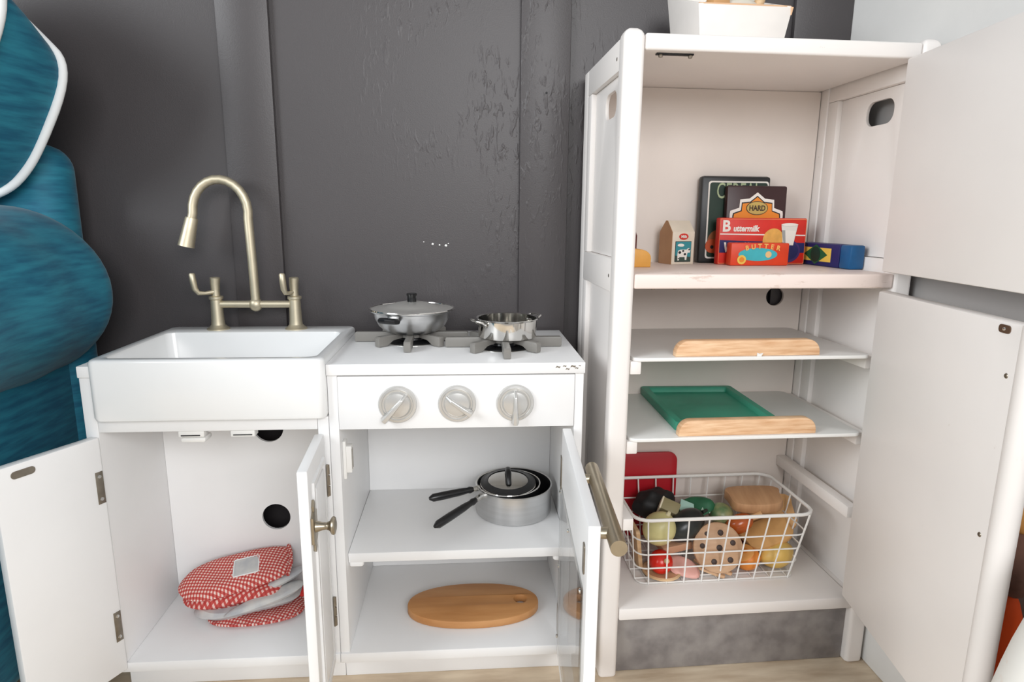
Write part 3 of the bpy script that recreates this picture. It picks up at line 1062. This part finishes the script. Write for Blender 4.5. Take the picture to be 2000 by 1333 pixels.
part('rim', tube(bl(1.0, .03), .0034, 10, closed=True), WIRE, bk, FM)
for f in (0.0, .24, .46, .68):
    part('hoop_wire', tube(bl(f, .016 + .012 * f), .0016, 6, closed=True), WIRE, bk, FM)
nU = 9
for k in range(nU):
    f = (k + .6) / nU
    a0, b0, c0, d0, z0 = bloop(0)
    a1, b1, c1, d1, z1 = bloop(1)
    x0, x1 = a0 + (b0 - a0) * f, a1 + (b1 - a1) * f
    part('cross_wire', tube([(x1, c1 - .0016, z1), (x0, c0 - .0016, z0 - .0002), (x0, d0 + .0016, z0 - .0002), (x1, d1 + .0016, z1)], .0016, 6), WIRE, bk, FM)
for k in range(5):
    f = (k + .5) / 5
    y0, y1 = c0 + (d0 - c0) * f, c1 + (d1 - c1) * f
    part('side_wire', tube([(a1 - .0016, y1, z1), (a0 - .0016, y0, z0 + .0018), (b0 + .0016, y0, z0 + .0018), (b1 + .0016, y1, z1)], .0016, 6), WIRE, bk, FM)

# ------------------------------------------------------------------ toy food in the basket
FOODG = None


def toy(name, label, cat, u, v, z, rot=(0, 0, 0), group='toy food piled in the wire basket'):
    M = FM @ T(u, v, z) @ Euler([math.radians(a) for a in rot]).to_matrix().to_4x4()
    return thing(name, label, cat, M, group)


def stem_fn(k):
    return lambda c: 1 + k * max(0, c.z) ** 6 - .05 * (1 if c.z < -.9 else 0)


t = toy('toy_onion', 'pale yellow-green wooden toy onion at the basket left front corner', 'toy vegetable', .138, .110, .236, (15, 20, 0))
part('bulb', ball(.032, .031, .034, fn=lambda c: 1 + .12 * max(0, c.z) ** 8), plain('pale_onion', 204, 196, 140, .35, .08, scale=15), t)
part('tip', lathe([(.006, .035), (.004, .040), (.003, .044), (0, .0445)], 12), plain('onion_tip', 214, 206, 170, .5), t)
t = toy('toy_tomato', 'shiny red wooden toy tomato with pale peg at lower basket left', 'toy vegetable', .141, .098, .172, (58, 0, 14))
part('fruit', ball(.0235, .0235, .0215), plain('tomato_red', 214, 38, 24, .25, .06), t)
part('peg', lathe([(0, .0245), (.005, .0242), (.0052, .018)], 14), PINE, t)
t = toy('toy_lemon', 'yellow wooden toy lemon at the lower right of the basket', 'toy fruit', .383, .108, .172, (0, 78, 10))
part('fruit', ball(.0275, .0275, .033, fn=lambda c: 1 + .13 * abs(c.z) ** 10), plain('lemon_yellow', 222, 184, 100, .35, .08, scale=20), t)
t = toy('toy_orange_half', 'orange halved toy fruit beside the lemon in the basket', 'toy fruit', .322, .106, .166, (0, -25, 0))
part('half_fruit', ball(.0255, .024, .0225, fn=lambda c: 1), plain('orange_peel', 232, 142, 58, .4, .08), t)
part('cut_face', lathe([(0, .0006), (.021, .0006), (.0225, 0)], 24, M=T(-.006, -.005, .0205) @ R('X', 10)), plain('orange_flesh', 238, 170, 96, .5), t)
t = toy('toy_plum', 'dark red wooden toy plum behind the lemon', 'toy fruit', .352, .16, .172)
part('fruit', ball(.028, .026, .026), plain('plum_red', 120, 22, 30, .3), t)
t = toy('toy_cookie', 'round tan wooden cookie with dark chips facing front in the basket', 'toy cookie', .252, .093, .2, (66, 0, -8))
ck = part('disc', lathe([(0, -.007), (.044, -.007), (.0475, -.005), (.0485, 0), (.0475, .005), (.044, .007), (0, .007)], 44), COOKIE, t)
CHIP = plain('chocolate_chip', 58, 38, 30, .5)
for a, r_, s_ in ((80, .029, .0062), (20, .03, .0058), (-45, .031, .006), (-110, .028, .006), (175, .031, .0055), (130, .034, .0045), (0, .002, .0064)):
    part('chip', lathe([(s_, .0066), (s_ * .9, .0078), (s_ * .4, .0086), (0, .0088)], 10, M=T(r_ * math.cos(math.radians(a)), r_ * math.sin(math.radians(a)), 0)), CHIP, ck)
bread = smooth_loop([(-.05, -.034), (.05, -.034), (.052, .01), (.058, .024), (.04, .036), (-.04, .036), (-.058, .024), (-.052, .01)])
t = toy('toy_bread_loaf', 'thick brown toy bread slice lying on top of the basket', 'toy bread', .358, .165, .263, (10, -3, -8))
part('slice', plate(bread, [], -.011, .011, 'xy', bev=.003), TANW, t)
t = toy('toy_bread_slice', 'light wooden toy bread slice tilted below the brown slice', 'toy bread', .396, .168, .222, (42, -18, -12))
part('slice', plate([(a * .95, b * 1.2) for a, b in bread], [], -.006, .006, 'xy', bev=.002), plain('pale_bread', 222, 176, 122, .5, .1, scale=20), t)
t = toy('toy_bread_heel', 'lowest honey-coloured toy bread slice above the lemon', 'toy bread', .372, .128, .205, (20, -16, 6))
part('slice', plate([(a * .95, b * .9) for a, b in bread], [], -.007, .007, 'xy', bev=.003), plain('honey_bread', 216, 166, 106, .45, .1, scale=20), t)
t = toy('toy_drumstick', 'glossy orange-brown toy drumstick in the middle of the basket', 'toy meat', .32, .135, .229, (20, 62, 20))
part('meat', ball(.019, .018, .03, fn=lambda c: 1 - .25 * c.z), plain('roast_brown', 176, 84, 34, .2, .15, scale=25), t)
part('bone', tube([(0, 0, .02), (0, 0, .042)], [.006, .007], 10), plain('bone_wood', 206, 160, 110, .5), t)
t = toy('toy_eggplant', 'black striped toy eggplant behind the cookie', 'toy vegetable', .205, .128, .236, (0, 66, 22))
part('body', ball(.029, .027, .043, fn=lambda c: 1 - .18 * c.z), mat('dark_ribbed', srgb(26, 28, 28), .3, col2=srgb(48, 54, 52), scale=8, stretch=(6, 1, 1)), t)
part('stem', tube([(0, 0, .038), (.003, 0, .05)], [.004, .003], 8), plain('stem_dark', 40, 46, 36, .6), t)
t = toy('toy_mushroom', 'matte black lumpy toy vegetable against the red board', 'toy vegetable', .158, .205, .243, (10, -12, 0))
part('cap', ball(.044, .032, .03, fn=lambda c: 1 + .1 * math.sin(7 * c.x + 2) * math.cos(6 * c.y)), BLACK, t)
part('stalk', tube([(0, 0, -.05), (0, 0, -.01)], [.017, .016], 14), BLACK, t)
t = toy('toy_cheese_block', 'small khaki wooden block with pale edge behind the toy onion', 'toy block', .172, .155, .256, (40, 18, -24))
part('block', Bx(-.019, .019, -.013, .013, -.014, .014, bev=.002), plain('khaki_paint', 150, 140, 104, .5, .1), t)
part('edge', Bx(-.0195, -.016, -.0135, .0135, -.0145, .0145, bev=.0008), plain('cream_edge', 226, 216, 190, .5), t)
t = toy('toy_lettuce', 'crumpled green and mint toy lettuce leaf behind the eggplant', 'toy vegetable', .236, .172, .247, (18, -8, 12))
lf = smooth_loop([(-.045, -.01), (-.03, .022), (0, .03), (.032, .02), (.046, -.008), (.02, -.024), (-.02, -.026)])
part('leaf', puff(lf, .016, p=2, noise=.006, seed=11), plain('leaf_green', 36, 98, 66, .5, .2, scale=30), t)
part('mint_leaf', plate([(-.044, -.016), (-.016, -.018), (-.006, .004), (-.026, .022), (-.04, .004)], [], .008, .0105, 'xy', bev=.0008, M=R('X', 18)), plain('mint_green', 176, 214, 202, .5), t)
part('mint_leaf', plate([(.002, -.012), (.018, -.022), (.034, -.006), (.028, .008), (.014, -.002)], [], .006, .0085, 'xy', bev=.0008, M=R('X', 22)), plain('mint_green2', 190, 222, 206, .5), t)
t = toy('toy_apple', 'mottled green toy apple beneath the brown bread slice', 'toy fruit', .289, .168, .232, (8, 6, 0))
part('fruit', ball(.025, .025, .023, fn=lambda c: 1 - .1 * max(0, c.z) ** 12), mat('mottled_apple', srgb(84, 124, 84), .35, col2=srgb(168, 164, 116), scale=30), t)
t = toy('toy_ham', 'pink toy ham slice lying at the lower basket front', 'toy meat', .187, .1, .158, (32, 8, -12))
part('slice', puff(smooth_loop([(-.032, -.018), (.028, -.024), (.036, -.004), (.018, .02), (-.026, .024)]), .009, p=6), plain('ham_pink', 232, 176, 164, .45, .06, scale=20), t)
t = toy('toy_wood_plate', 'small raw wood disc lying under the toy tomato', 'toy plate', .146, .106, .1455)
part('disc', lathe([(0, 0), (.034, 0), (.038, .002), (.038, .005), (.035, .0065), (.030, .0045), (0, .004)], 36), PINE, t)
t = toy('toy_wood_block', 'pinkish tan wooden block behind the tomato and onion', 'toy block', .178, .135, .189, (4, -6, 8))
part('block', Bx(-.032, .032, -.02, .02, -.008, .008, bev=.002), plain('tan_pink', 206, 158, 126, .5, .08), t)
t = toy('toy_wood_stick', 'upright raw wooden slat at the left end of the basket', 'toy block', .108, .14, .1465, (0, -7, 0))
part('stick_body', plate(rrect(-.024, .024, 0, .082, .006), [], -.004, .004, 'yz', bev=.001), PINE, t)
for i, (u, lab) in enumerate(((.236, 'wooden toy knife lying under the cookie, left of its twin'), (.252, 'wooden toy knife lying under the cookie, right of its twin'))):
    t = toy('toy_knife', lab, 'toy cutlery', u, .093 + i * .004, .151 + i * .003, (0, 10, -28))
    part('blade', plate(smooth_loop([(-.042, -.004), (.03, -.006), (.034, 0), (.03, .006), (-.042, .004)]), [], -.003, .003, 'xy', bev=.001), OAK, t)

# ------------------------------------------------------------------ groceries on the middle shelf
ZS = .7442
DEC = .0005


def gbox(name, label, cat, u, v, w_, h_, d_, m, rz=0, lean=0, bev=.003):
    """box with its front face at local y=0, base at z=0, centred on x"""
    t = thing(name, label, cat, FM @ T(u, v, ZS) @ R('Z', rz) @ R('X', lean))
    part('box_body', Bx(-w_ / 2, w_ / 2, 0, d_, 0, h_, bev=bev), m, t)
    return t


def deco(t, name, outl, m, lay=1, holes=(), kind=None):
    part(name, plate(outl, list(holes), -DEC * lay, .0001 if lay == 1 else -DEC * (lay - 1) + .0001, 'xz'), m, t, smooth=0)


def word(t, body, size, x, z, m, lay=1, bold=0.0, sx=1.0, rot=0, shear=0.0):
    part('lettering', text(body, size, T(x, -DEC * lay, z) @ FACE @ R('Z', rot), bold=bold, sx=sx, shear=shear), m, t)


OFFW = plain('print_white', 238, 232, 224, .5, .03)
REDP = plain('print_red', 214, 40, 26, .45, .07, scale=30)
ORG = plain('print_orange', 232, 138, 36, .5, .05)
NAVY = plain('print_navy', 28, 30, 92, .45, .08)
TEALP = plain('print_teal', 62, 176, 186, .5, .08, scale=40)
YEL = plain('print_yellow', 236, 196, 84, .5, .05)
DKGRN = plain('print_dark_green', 24, 50, 38, .5, .15, scale=20)
MAROON = plain('print_maroon', 50, 22, 26, .45, .1)
PBLACK = plain('print_black', 26, 26, 28, .5, .05)

# cereal
t = gbox('cereal_box', 'tall dark green toy cereal box at the back of the middle shelf', 'toy box', .3068, .246, .143, .172, .022, plain('cereal_black', 34, 36, 38, .4), lean=-1.5, bev=.006)
deco(t, 'front_border', rrect(-.058, .067, .009, .162, .006), OFFW, 1)
deco(t, 'front_panel', rrect(-.055, .064, .012, .159, .005), DKGRN, 2)
word(t, 'CEREAL', .0440, .004, .1415, plain('print_sage', 176, 190, 150, .5), 3, sx=.60)
deco(t, 'bowl_print', circ(-.034, .042, .021, 24, .024), plain('bowl_brown', 150, 92, 54, .5), 3)
deco(t, 'fruit_print', circ(-.045, .034, .014, 20), plain('print_rust', 200, 86, 44, .5), 4)
deco(t, 'fruit_eye_print', circ(-.045, .032, .0035, 12), PBLACK, 5)
# pretzel style box
t = gbox('maroon_food_box', 'maroon toy food box with orange star badge reading HARD', 'toy box', .3428, .2275, .124, .153, .016, plain('maroon_body', 54, 26, 28, .4), lean=-2, bev=.004)
badge = [(-.055, .02), (-.055, .098), (-.054, .104), (-.036, .110), (-.035, .126), (-.016, .128), (0, .140), (.016, .128), (.035, .126), (.036, .110), (.054, .104), (.055, .098), (.055, .02)]
deco(t, 'badge_border', badge, OFFW, 1)
deco(t, 'badge_line', [(x * .90, .02 + (z - .02) * .945) for x, z in badge], PBLACK, 2)
deco(t, 'badge', [(x * .86, .02 + (z - .02) * .925) for x, z in badge], ORG, 3)
deco(t, 'oval_line', circ(0, .1095, .0225, 28, .0135), PBLACK, 4)
deco(t, 'oval', circ(0, .1095, .0212, 28, .0122), plain('print_olive', 196, 168, 92, .5), 5)
word(t, 'HARD', .0145, 0, .109, plain('print_brown', 60, 40, 26, .5), 6, bold=.0003, sx=.85)
# waffles
t = gbox('waffle_box', 'wide red and navy toy waffle box in front of the maroon box', 'toy box', .3485, .207, .179, .0905, .018, REDP, lean=-1, bev=.0025)
deco(t, 'worn_edge', rrect(-.0885, .0885, .0015, .089, .002), plain('print_orange_edge', 226, 120, 80, .5), 1, holes=[rrect(-.0875, .0875, .003, .0872, .002)])
deco(t, 'upper_stripe', [(-.0875, .058), (.0875, .056), (.0875, .0583), (-.0875, .0603)], OFFW, 1)
deco(t, 'navy_band', [(-.0875, .023), (.0875, .023), (.0875, .0425), (-.0875, .0475)], NAVY, 1)
deco(t, 'waffle_print', circ(.022, .047, .022, 28, .0235), plain('print_waffle', 228, 172, 84, .5, .1, scale=60), 2)
deco(t, 'plate_print', circ(.054, .026, .025, 28, .022), plain('print_violet', 64, 40, 104, .5), 2)
deco(t, 'plate_rim_print', circ(.054, .027, .021, 28, .018), NAVY, 3)
deco(t, 'glass_print', [(.036, .079), (.070, .077), (.063, .037), (.042, .038)], plain('print_pale', 226, 222, 214, .5), 3)
deco(t, 'glass_milk_print', [(.039, .067), (.067, .066), (.063, .038), (.043, .039)], OFFW, 4)
deco(t, 'glass_line_print', [(.037, .067), (.044, .067), (.047, .04), (.0435, .04)], plain('print_grey', 160, 162, 160, .5), 5)
deco(t, 'glass_top_print', circ(.053, .078, .0172, 24, .0028), OFFW, 5)
word(t, 'B', .030, -.0755, .0735, OFFW, 1, bold=.0009)
word(t, 'uttermilk', .0158, -.0355, .0695, OFFW, 1, bold=.0006, sx=.88, shear=.15)
word(t, 'Waffles', .0255, -.043, .0325, OFFW, 2, bold=.0008, sx=.98, shear=.2)
# butter
t = gbox('butter_box', 'small orange-red toy butter box at the front of the group', 'toy box', .330, .176, .117, .0435, .022, plain('butter_red', 222, 66, 30, .45, .08, scale=25), lean=0, bev=.003)
deco(t, 'teal_oval', circ(-.0045, .0215, .039, 32, .0125), TEALP, 1)
deco(t, 'butter_dot', circ(.0165, .0215, .0062, 18), plain('print_peach', 232, 190, 130, .5), 2)
deco(t, 'seal_ring', circ(-.0365, .0115, .0088, 20), YEL, 2)
deco(t, 'seal', circ(-.0365, .0115, .0050, 16), ORG, 3)
LTR = plain('print_light_orange', 240, 178, 96, .5)
for i, ch in enumerate('BUTTER'):
    x = -.0275 + i * .0125
    word(t, ch, .0125, x, .0335 + .0034 * (1 - ((i - 2.5) / 2.5) ** 2), LTR, 3, bold=.0005, rot=(2.5 - i) * 5)
# blue spaghetti style box lying along the right side
t = thing('blue_food_box', 'long navy toy food box with green diamond, by the fridge right side', 'toy box', FM @ T(.4535, .085, ZS) @ R('Z', 93))
# local x runs to the back, -y is the outer long face? front face looks left
bmx = Bx(0.03, .158, -.0295, 0, 0, .0435, bev=.003)
part('box_body', bmx, NAVY, t)
part('blue_end', Bx(-.0003, .0298, -.0297, .0002, -.0, .0437, bev=.004), plain('print_blue', 8, 84, 134, .4, .12, scale=30), t)


def deco2(t, name, outl, m, lay):
    part(name, plate(outl, [], -.0001 + DEC * (lay - 1), DEC * lay, 'xz'), m, t, smooth=0)


deco2(t, 'yellow_panel', [(.054, .009), (.146, .009), (.146, .035), (.054, .035)], YEL, 1)
deco2(t, 'green_diamond', [(.064, .022), (.100, .003), (.136, .022), (.100, .041)], plain('print_green', 34, 92, 56, .5, .1), 2)
deco2(t, 'green_round', circ(.100, .022, .015, 24), DKGRN, 3)
# milk carton
mk = thing('milk_carton', 'small wooden toy milk carton with a cow picture, left on the middle shelf', 'toy carton', FM @ T(.190, .212, ZS) @ R('Z', 14))
CW, CD, CH, CT = .050, .046, .062, .084
bmx = B()
pent = [(0, 0), (CD, 0), (CD, CH), (CD * .55, CT), (CD * .42, CT), (0, CH)]
lft = [bmx.verts.new((-CW / 2, y, z)) for y, z in pent]
rgt = [bmx.verts.new((CW / 2, y, z)) for y, z in pent]
bmx.faces.new(lft)
bmx.faces.new(rgt[::-1])
for i in range(len(pent)):
    j = (i + 1) % len(pent)
    bmx.faces.new((lft[i], lft[j], rgt[j], rgt[i]))
bmesh.ops.bevel(bmx, geom=list(bmx.edges), offset=.0008, segments=2, profile=.5, affect='EDGES')
part('carton_body', bmx, plain('cream_paint', 226, 214, 196, .5, .05, scale=30), mk)
part('bare_end', plate([(y + .0008 if i in (0, 5) else y - .0008 if i in (1, 2) else y, z) for i, (y, z) in enumerate(pent)], [], -CW / 2 - .0006, -CW / 2 + .0002, 'yz'), TANW, mk, smooth=0)
deco(mk, 'red_oval', circ(.0, .0535, .0105, 24, .0062), REDP, 1)
word(mk, 'Milk', .0078, 0, .0533, OFFW, 2, bold=.0002)
deco(mk, 'picture_edge', rrect(-.0182, .0182, .0045, .0445, .0008, 2), PBLACK, 1)
deco(mk, 'picture_sky', rrect(-.0172, .0172, .0055, .0435, .0008, 2), plain('print_sky', 52, 140, 150, .5), 2)
deco(mk, 'picture_meadow', [(-.0172, .0055), (.0172, .0055), (.0172, .014), (-.0172, .017)], plain('print_meadow', 56, 74, 66, .5), 3)
deco(mk, 'cloud', smooth_loop([(-.014, .035), (.0, .034), (.002, .038), (-.005, .0405), (-.013, .039)]), OFFW, 3)
cow = [(-.0125, .0075), (-.0095, .0075), (-.009, .014), (.0035, .014), (.004, .0085), (.0075, .0085), (.0085, .0175), (.0095, .0225), (.0145, .0225), (.0155, .027), (.0125, .0315), (.0095, .031), (.0075, .0285), (-.006, .0285), (-.0125, .0265), (-.0135, .018)]
deco(mk, 'cow', cow, OFFW, 4)
for a, b, r_ in ((-.0085, .023, .0032), (-.001, .026, .0024), (.0035, .0195, .0028), (.0125, .0285, .0018), (-.011, .0115, .0014)):
    deco(mk, 'cow_patch', circ(a, b, r_, 10, r_ * .8), PBLACK, 5)
# cheese wedge and dark bottle at the far left
t = thing('toy_cheese', 'orange-yellow rounded toy cheese at the left front of the middle shelf', 'toy cheese', FM @ T(.0785, .14, ZS))
outl = [(-.026, 0), (.025, 0), (.0255, .016)] + [(.0255 - .022 * (1 - math.cos(math.radians(a))), .016 + .0165 * math.sin(math.radians(a))) for a in range(15, 91, 15)] + [(-.026, .034)]
part('wedge', plate(outl, [], 0, .04, 'xz', bev=.002), plain('cheese_yellow', 226, 164, 74, .5, .08, scale=20), t)
t = thing('toy_bottle', 'dark red toy bottle mostly hidden by the fridge left post', 'toy bottle', FM @ T(.0805, .22, ZS))
part('bottle_body', lathe([(0, 0), (.016, 0), (.018, .002), (.018, .055), (.014, .066), (.0075, .073), (.007, .086), (0, .086)], 24), plain('wine_red', 92, 30, 32, .3), t)

# ------------------------------------------------------------------ planter on top of the fridge
ZT = 1.1078
pl = thing('white_planter_box', 'flared white wooden box with bits inside, on top of the fridge', 'box', FM @ T(.222, .15, ZT))
WB = plain('white_chalk_paint', 234, 228, 222, .6, .03, scale=20)
RAWE = plain('raw_wood_edge', 222, 180, 142, .6, .06)


def slab4(pts, th):
    """thin board from a quad, thickened along -normal"""
    bmq = B()
    p = [Vector(q) for q in pts]
    nrm = (p[1] - p[0]).cross(p[3] - p[0]).normalized()
    a = [bmq.verts.new(q) for q in p]
    b = [bmq.verts.new(q - nrm * th) for q in p]
    bmq.faces.new(a)
    bmq.faces.new(b[::-1])
    for i in range(4):
        j = (i + 1) % 4
        bmq.faces.new((a[i], a[j], b[j], b[i]))
    bmesh.ops.bevel(bmq, geom=list(bmq.edges), offset=.0012, segments=2, profile=.5, affect='EDGES')
    return bmq


u0, u1, f0, f1 = .150, .290, .085, .215
t0, t1, g0, g1 = .1405, .3005, .078, .226
HF, HB = .067, .120
GP = lambda n, bm, m=WB: part(n, bm, m, pl, FM)
GP('front_board', slab4([(u0, f0, ZT), (u1, f0, ZT), (t1, g0, ZT + HF), (t0, g0, ZT + HF)], .009))
GP('back_board', slab4([(u1, f1, ZT), (u0, f1, ZT), (t0, g1, ZT + HB), (t1, g1, ZT + HB)], .009))
GP('side_board', slab4([(u0, f1, ZT), (u0, f0, ZT), (t0, g0, ZT + HF), (t0 - .004, g1, ZT + HB)], .009))
GP('side_board', slab4([(u1, f0, ZT), (u1, f1, ZT), (t1 + .004, g1, ZT + HB), (t1, g0, ZT + HF)], .009))
GP('bottom_board', Bx(u0 + .009, u1 - .009, f0 + .009, f1 - .009, ZT, ZT + .008))
GP('raw_top_edge', tube([(t0 + .002, g0 + .004, ZT + HF + .0006), ((t0 + t1) / 2, g0 + .004, ZT + HF + .0012), (t1 - .002, g0 + .004, ZT + HF + .0006)], .0024, 8), RAWE)
GP('raw_corner', tube([(t1 - .0016, g0 + .0015, ZT + HF - .012), (t1 - .0012, g0 + .001, ZT + HF - .0005)], [.001, .003], 8), RAWE)
t = thing('wooden_peg', 'raw wooden peg sticking out of the white box', 'peg', FM @ T(.246, .12, ZT + .0085) @ R('Y', 12))
part('peg', lathe([(0, 0), (.008, 0), (.008, .062), (.0062, .067), (.0075, .074), (.0088, .082), (.006, .089), (0, .091)], 18), PINE, t)
t = thing('linen_cloth', 'crumpled pale linen cloth stuffed in the white box', 'cloth', FM @ T(.221, .15, ZT + .055))
part('cloth', puff(smooth_loop([(-.05, -.05), (.055, -.048), (.06, .05), (-.052, .052)]), .088, p=4, noise=.007, seed=21), plain('linen', 214, 206, 192, .85, .06, scale=30), t)
t = thing('tan_block', 'tan wooden block poking up at the left of the white box', 'block', FM @ T(.187, .113, ZT + .0085) @ R('Z', 12))
part('block', Bx(-.016, .016, -.012, .012, 0, .082, bev=.003), plain('tan_toy', 206, 156, 104, .5, .1), t)

# ------------------------------------------------------------------ teal armchair and cushion at the left
ac = thing('armchair', 'teal velvet armchair with a rolled arm beside the sink cabinet', 'armchair', T(-1.15, -.1, 0))
AX, AZ, AR = -.842, .692, .157
bm = B()
n = 48
prof = []
for k in range(0, 41):
    y = -.46 + k * (.245 + .46) / 40
    e = min(1.0, max(0.0, (.245 - y) / .06), )
    e2 = min(1.0, max(0.0, (y + .46) / .06))
    f = (1 - (1 - e) ** 2) ** .5 * .5 + .5
    f2 = (1 - (1 - e2) ** 2) ** .5 * .5 + .5
    prof.append((y, f * f2))
rings = []
for y, f in prof:
    ring = []
    for i in range(n):
        a = 2 * PI * i / n
        rr = AR * f * (1 + .02 * math.sin(3 * a + y * 7) + .012 * math.sin(y * 40 + a * 2))
        ring.append(bm.verts.new((AX + rr * math.cos(a) * 1.02, y, AZ + rr * math.sin(a))))
    rings.append(ring)
for a, b in zip(rings, rings[1:]):
    for i in range(n):
        j = (i + 1) % n
        bm.faces.new((a[i], a[j], b[j], b[i]))
bm.faces.new(rings[0])
bm.faces.new(rings[-1])
part('rolled_arm', bm, VELVET, ac, I4, smooth=60)
part('arm_panel', Bx(-.93, -.772, -.44, .235, .06, .66, bev=.03, seg=5), VELVET, ac, I4, smooth=60)
part('back_rest', Bx(-1.56, -.752, .19, .290, .1, .955, bev=.05, seg=6), VELVET, ac, I4, smooth=60)
part('seat', Bx(-1.5, -.935, -.45, .188, .08, .44, bev=.03, seg=4), VELVET, ac, I4, smooth=60)
part('seat_cushion', Bx(-1.45, -1.002, -.46, .18, .442, .56, bev=.04, seg=5), VELVET, ac, I4, smooth=60)
part('far_arm', Bx(-1.66, -1.505, -.44, .235, .06, .80, bev=.05, seg=5), VELVET, ac, I4, smooth=60)
for x, y in ((-.82, -.40), (-1.6, -.40), (-.82, .2), (-1.6, .2)):
    part('foot', lathe([(0, 0), (.018, 0), (.026, .05), (.026, .065), (0, .065)], 16, M=T(x, y, 0)), TANW, ac, I4)

# boxed cushion standing on the arm, tilted
cu = thing('boxed_cushion', 'teal box cushion with white piping leaning above the armchair arm', 'cushion', T(-.9, .1, .852))
CO = [(-.720, 1.105), (-.697, 1.078), (-.705, 1.03), (-.745, .952), (-.775, .905), (-.81, .872), (-.86, .8545), (-.93, .866), (-1.02, .91), (-1.09, .97), (-1.115, 1.03), (-1.08, 1.11), (-1.0, 1.235), (-.955, 1.27), (-.9, 1.26), (-.80, 1.19)]
CO = smooth_loop(CO, 2)
ccx = sum(p[0] for p in CO) / len(CO)
ccz = sum(p[1] for p in CO) / len(CO)
bm = B()
Y0, Y1 = .035, .165
secs = []
for y, f, bul in [(Y0 - .028, 0, 0), (Y0 - .026, .35, 0), (Y0 - .020, .7, 0), (Y0 - .008, .93, 0), (Y0, 1.0, 0), (Y0 + .02, 1.012, 0), (Y0 + .056, 1.02, 0), (Y1 - .02, 1.012, 0), (Y1, 1.0, 0), (Y1 + .0005, .93, 0), (Y1 + .001, 0, 0)]:
    sh = max(0, min(1, (Y1 - y) / (Y1 - Y0))) * .075
    if f == 0:
        secs.append([bm.verts.new((ccx, y, ccz + sh))])
    else:
        secs.append([bm.verts.new((ccx + (p[0] - ccx) * f * (1 + (.006 * math.sin(i * .9 + y * 60) if 0.99 < f else 0)), y, ccz + sh + (p[1] - ccz) * f)) for i, p in enumerate(CO)])
for a, b in zip(secs, secs[1:]):
    m_ = max(len(a), len(b))
    for i in range(m_):
        j = (i + 1) % m_
        if len(a) == 1:
            bm.faces.new((a[0], b[i], b[j]))
        elif len(b) == 1:
            bm.faces.new((a[i], a[j], b[0]))
        else:
            bm.faces.new((a[i], a[j], b[j], b[i]))
part('cushion_body', bm, VELVET, cu, I4, smooth=60)
for y, sh in ((Y0, .075), (Y1 - .004, .002)):
    part('piping', tube([(ccx + (p[0] - ccx) * 1.018, y, ccz + sh + (p[1] - ccz) * 1.018) for p in CO], .0072, 10, closed=True), PIPING, cu, I4, smooth=60)

# ------------------------------------------------------------------ soft things by the right wall
ws = thing('white_sack', 'white cloth sack with faint pastel print behind the fridge door', 'sack', T(.632, -.45, 0))
part('sack_body', ball(.088, .066, .245, 32, 22, fn=lambda c: 1 + .03 * math.sin(5 * c.z + 3 * c.y), M=T(.628, -.452, .245)), mat('pastel_print_cloth', srgb(238, 236, 230), .85, col2=srgb(226, 190, 168), scale=14, lo=.58, hi=.68, bump=.2, bscale=25), ws, I4, smooth=60)
og = thing('orange_bundle', 'orange fabric bundle between the white sack and the right wall', 'bundle', T(.69, -.29, 0))
part('bundle', ball(.03, .034, .175, 24, 16, fn=lambda c: 1 + .04 * math.sin(6 * c.z), M=T(.692, -.29, .178)), plain('orange_cloth', 236, 84, 14, .7, .1), og, I4, smooth=60)
br = thing('brown_plush', 'brown plush toy with tan head sitting on the orange bundle', 'plush toy', T(.69, -.29, .345))
part('plush_body', ball(.034, .036, .048, 24, 16, fn=lambda c: 1 + .05 * math.sin(6 * c.x + 4 * c.z), M=T(.693, -.29, .392)), plain('brown_plush_fabric', 110, 78, 66, .9, .25, scale=25, bump=.4, bscale=150), br, I4, smooth=60)
part('plush_head', ball(.026, .027, .022, 20, 14, M=T(.692, -.29, .455)), plain('tan_plush_fabric', 206, 146, 76, .9, .15, scale=25, bump=.3, bscale=150), br, I4, smooth=60)
